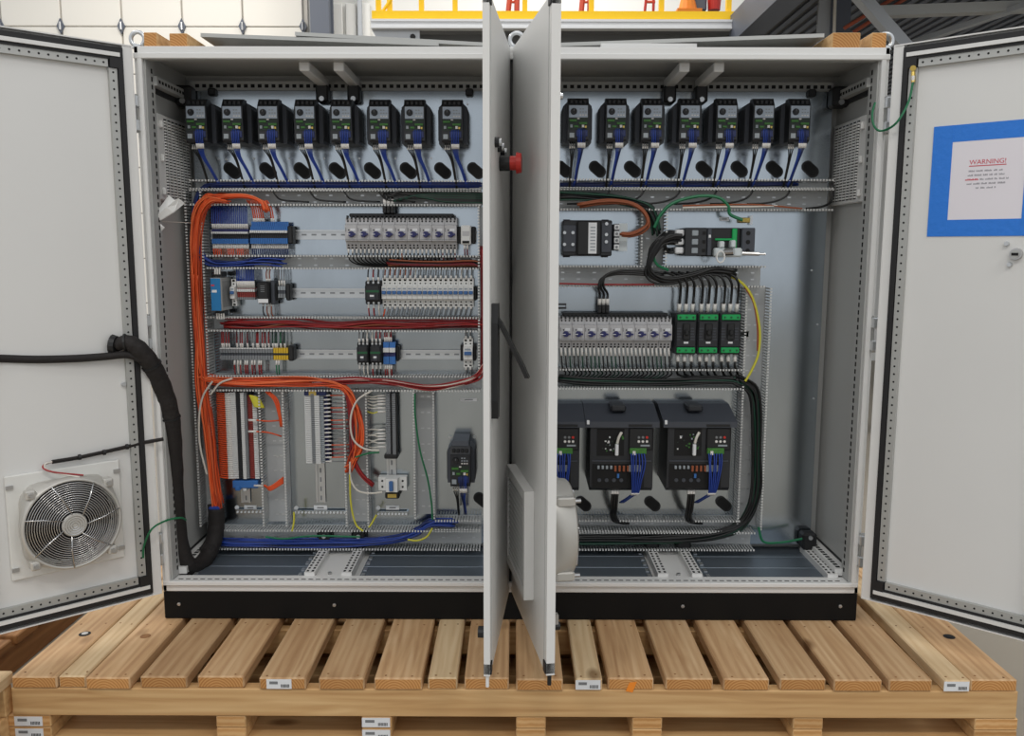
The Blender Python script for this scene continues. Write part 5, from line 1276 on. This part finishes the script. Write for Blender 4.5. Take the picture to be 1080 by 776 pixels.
bundle('blue_wire_bundle', 'blue wires lying in the bottom duct of the left bay', 'wire bundle', [(232, 573), (260, 573), (320, 573), (380, 572), (420, 568), (442, 560), (456, 551), (480, 551)], 20, .012, .0032, ['blue_wire', 'blue_wire', 'navy_wire'], .285, loose=.5)
bundle('blue_wire_bundle', 'blue wires lying in the duct under the right bay small drives', 'wire bundle', [(590, 194.5), (650, 194.5), (740, 194), (800, 194), (842, 193)], 9, .006, .003, ['navy_wire', 'navy_wire', 'blue_wire'], .30)
bundle('red_wire_bundle', 'red wires lying below the white breakers', 'wire bundle', [(236, 342), (270, 342), (310, 340), (350, 344), (395, 342), (440, 343), (480, 341), (512, 341)], 16, .015, .0027, RW+['brown_wire'], .285, loose=.5)
bundle('red_wire_bundle', 'red wires lying under the terminal rail toward the middle post', 'wire bundle', [(330, 404), (375, 401), (410, 403), (450, 408), (480, 405), (503, 398), (512, 385)], 18, .010, .003, RW+['red_wire', 'white_wire'], .275, loose=.55)
bundle('red_wire_bundle', 'dark red wires below the left motor starters', 'wire bundle', [(410, 277), (440, 278), (470, 278), (500, 278), (514, 285)], 14, .010, .003, ['maroon_wire', 'black_wire', 'maroon_wire', 'brown_wire'], .29)
bundle('red_wire_bundle', 'dark red wires running down beside the middle post', 'wire bundle', [(509, 262), (511, 290), (511, 330), (511, 370), (510, 395)], 14, .010, .003, ['maroon_wire', 'red_wire'], .285)
bundle('red_wire_bundle', 'mixed red and orange wires dropping to the sideways breaker', 'wire bundle', [(366, 412), (370, 440), (371, 470), (373, 485), (381, 500), (393, 511)], 9, .007, .0032, ['red_wire', 'maroon_wire', 'orange_wire'], .275)
for k, (p, mt, lab) in enumerate((([(392, 412), (377, 422), (370, 440), (372, 462), (384, 473), (400, 475)], 'white_wire', 'white wire looping beside the grey upright strip'), ([(369, 487), (370, 505), (377, 517), (390, 520), (403, 519)], 'white_wire', 'white wire curving into the sideways breaker'), ([(400, 477), (388, 478), (375, 482)], 'green_wire', 'short green wire left of the grey upright strip'), ([(437.5, 415), (438, 440), (443, 475), (451, 505), (455, 530), (456, 548)], 'green_wire', 'long green wire running down beside the lone drive'), ([(369, 500), (370, 530), (375, 552), (383, 560)], 'yellow_wire', 'yellow-green wire running down below the orange loops'), ([(456, 557), (450, 566), (440, 570), (430, 569)], 'yellow_wire', 'yellow wire bending into the bottom duct'), ([(310, 540), (310, 550), (308, 560)], 'yellow_wire', 'short yellow wire of the middle earth bar'), ([(397, 543), (392, 552), (389, 556)], 'yellow_wire', 'short yellow wire of the right earth bar'), ([(224, 402), (214, 418), (210, 440), (211, 470), (218, 500)], 'white_wire', 'thin pale wire across the orange bundle'), ([(245, 399), (232, 404), (222, 416)], 'white_wire', 'short pale wire above the orange-wired strip'), ([(280, 566), (300, 568), (330, 565), (380, 566)], 'green_wire', 'green wire on top of the blue bottom wires'))):
    m = MB(); m.tube(wpath(p, .255), .0036, mt, 6); tag(m.build('single_wire'), lab, 'wire')
it = []
for i in range(9):
    v = 201+i*1.1
    it.append(([at(415+i*3, 212-i*.6, .275), at(440+i*2, 206+i*.5, .28), at(470, v+3, .285), at(510, v+4, .285)], .0034, R.choice(('black_wire', 'dkgreen_wire', 'black_wire')), None))
for u in (286, 325, 361, 398):
    it.append(([at(u, 198, .28), at(u+4, 205, .275), at(u+12, 211, .28), at(u+40, 213, .285)], .0034, 'black_wire', None))
wires('black_wires', 'black wires lying in the duct above the left motor starters', it)
it = []
for u in (632, 668, 706, 745, 783, 822):
    it.append(([at(u+14, 190, .29), at(u+10, 203, .28), at(u+2, 210, .28), at(u-14, 214, .285), at(u-34, 215, .285)], .0038, 'black_wire', None))
it.append(([at(878, 190, .31), at(879, 203, .30), at(876, 213, .29), at(866, 218, .285), at(850, 220, .285)], .0045, 'black_wire', None))
wires('drive_cables', 'curved black cables dropping from the right bay small drives into the duct', it, 'cable')
bundle('black_cable_bundle', 'dark cable bundle above the transformer', 'cable bundle', [(588, 207), (610, 207), (640, 209), (665, 214), (683, 220), (690, 232), (693, 246)], 18, .013, .0036, KW, .28)
bundle('black_cable_bundle', 'thick black cables bending from the main switch down toward the green-ended breakers', 'cable bundle', [(718, 252), (708, 252), (697, 258), (688, 270), (684, 284), (690, 293), (706, 297), (730, 292), (752, 287), (775, 289)], 12, .013, .005, ['black_wire'], .255, depth=.02)
for i in range(3):
    z = mx.z+mh*(.62-.62*i); it = [([V((mx.x-mw*1.2, PY-.068+j*.012, z+(j-1)*.006)), V((mx.x-mw*1.42, PY-.07+j*.012, z+(j-1)*.006)), at(700-j*2, 250+i*4, .255), at(690-j*2, 262+i*4, .255), at(684+i, 278, .26)], .0052, 'black_wire', None) for j in range(3)]
    wires('switch_cables', '%s trio of black cables entering the main switch from the left' % ('upper', 'middle', 'lower')[i], it, 'cable')
bundle('black_cable_bundle', 'black and green cables under the right motor starters', 'cable bundle', [(588, 399), (620, 402), (660, 402), (700, 403), (740, 402), (775, 402), (792, 411), (798, 430)], 16, .012, .0036, KW, .285)
bundle('black_cable_bundle', 'black and green cables running down the right vertical duct', 'cable bundle', [(778, 400), (794, 412), (797, 440), (798, 480), (797, 515), (790, 540), (775, 557), (745, 566), (700, 569), (640, 570), (590, 570)], 22, .016, .0044, ['black_wire', 'black_wire', 'dkgreen_wire', 'black_wire', 'green_wire'], .275)
bundle('brown_cable_bundle', 'orange-brown cables curving into the transformer fuses', 'cable bundle', [(610, 216), (640, 212), (664, 214), (678, 222), (684, 234), (678, 242), (666, 247), (655, 247)], 4, .006, .0046, ['brown_wire'], .258)
for p, r, mt, lab in (([(690, 240), (697, 226), (710, 214), (735, 207), (757, 208), (768, 217), (770, 226), (783, 232)], .006, 'green_wire', 'thick green earth cable arching to the brass lug'), ([(688, 262), (692, 278), (705, 285)], .005, 'green_wire', 'short green cable beside the black cable bend'), ([(745, 287), (765, 290), (782, 298), (794, 315), (801, 345), (800, 372), (793, 390), (786, 402)], .0045, 'yellow_wire', 'yellow-green wire running around the green-ended breakers'), ([(786, 303), (795, 320), (799, 345), (799, 370)], .0035, 'brown_wire', 'thin reddish wire beside the yellow-green wire'), ([(720, 217), (760, 216), (800, 216), (846, 220)], .003, 'brown_wire', 'thin reddish wire in the duct above the main switch'), ([(720, 219), (760, 218), (790, 218), (820, 217)], .003, 'white_wire', 'white wire in the duct above the main switch'), ([(800, 556), (805, 571), (822, 572), (836, 570), (846, 568)], .0045, 'green_wire', 'green earth cable ending at the lower right corner'), ([(590, 299), (640, 300), (690, 300)], .003, 'red_wire', 'thin red wire in the duct above the right motor starters')):
    m = MB(); m.tube(wpath(p, .262), r, mt, 6); tag(m.build('single_wire'), lab, 'wire')
# black sleeved loom from the left door into the cabinet
t = thing('cable_loom', 'thick black sleeved cable loom looping from the left door into the cabinet', 'cable', at(200, 598, .12)); o = tuple(t.location)
p = [(122, 364, -.09), (134, 361, -.085), (146, 368, -.07), (160, 385, -.04), (172, 410, 0), (180, 440, .03), (183, 480, .06), (185, 530, .08), (190, 575, .09), (200, 597, .11), (214, 592, .18), (224, 575, .24), (228, 555, .265), (228, 536, .27)]
m = MB(); q = wpath(p, k=6); n = len(q); m.tube(q, [.020+.010*min(1, i/12)+.001*math.sin(i*1.7) for i in range(n)], 'sleeve', 12); m.build('sleeve', t, True, o)
m = MB(); m.tube(wpath([(-60, 376, -.42), (0, 378, -.30), (40, 379, -.235), (80, 378, -.17), (110, 376, -.12), (135, 374, -.085), (150, 380, -.07)]), .0125, 'sleeve', 10); m.build('branch', t, True, o)
for i in (5, 18, 30): m = MB(); d = (q[i+1]-q[i-1]).normalized(); m.cyl(q[i]-d*.003, q[i]+d*.003, .033 if i > 10 else .028, 'black', n=14); m.build('cable_tie', t, False, o)
m = MB(); d = V((-1, 0, .1)).normalized(); m.cyl(q[0]-d*.004, q[0]+d*.012, .03, 'black', .034, n=16); m.build('end_cap', t, False, o)
for i in range(4):
    m = MB(); m.tube(wpath([(221+i*3.2, 532, .272), (222+i*3, 548, .27), (220+i*3, 566, .25), (212+i*3, 580, .2)]), .008, 'sleeve', 8); m.build('sub_loom', t, True, o)
# crumpled plastic on the left wall and its string
t = thing('plastic_tag', 'crumpled white plastic scrap hanging on the left inner wall', 'plastic scrap', at(160, 234, .04)); o = tuple(t.location)
m = MB(); P = [at(159, 233, .035), at(166, 222, .05), at(178, 206, .07), at(184, 211, .08), at(188, 209, .07), at(194, 214, .09), at(182, 224, .06), at(169, 232, .05)]
c_ = sum(P, V())/len(P)+V((.0, -.015, 0)); m.add(P+[c_]+[x+V((.002, .004, -.001)) for x in P], [(i, (i+1) % 8, 8) for i in range(8)]+[(9+i, 9+(i+1) % 8, (i+1) % 8, i) for i in range(8)]+[tuple(range(16, 8, -1))], 'plastic_white'); m.build('large_flap', t, origin=o)
m = MB(); P = [at(159, 233, .035), at(167, 235, .05), at(173, 240, .06), at(167, 247, .06), at(161, 249, .05)]
m.add(P+[x+V((.002, .004, 0)) for x in P], [(0, 1, 2), (0, 2, 3), (0, 3, 4), (5, 7, 6), (5, 8, 7), (5, 9, 8)]+[(i, i+5, (i+1) % 5+5, (i+1) % 5) for i in range(5)], 'plastic_white'); m.build('small_flap', t, origin=o)
m = MB(); m.tube(wpath([(160, 233, .04), (180, 234, .15), (203, 235, .27)]), .0012, 'white_wire', 5); m.build('string', t, origin=o)
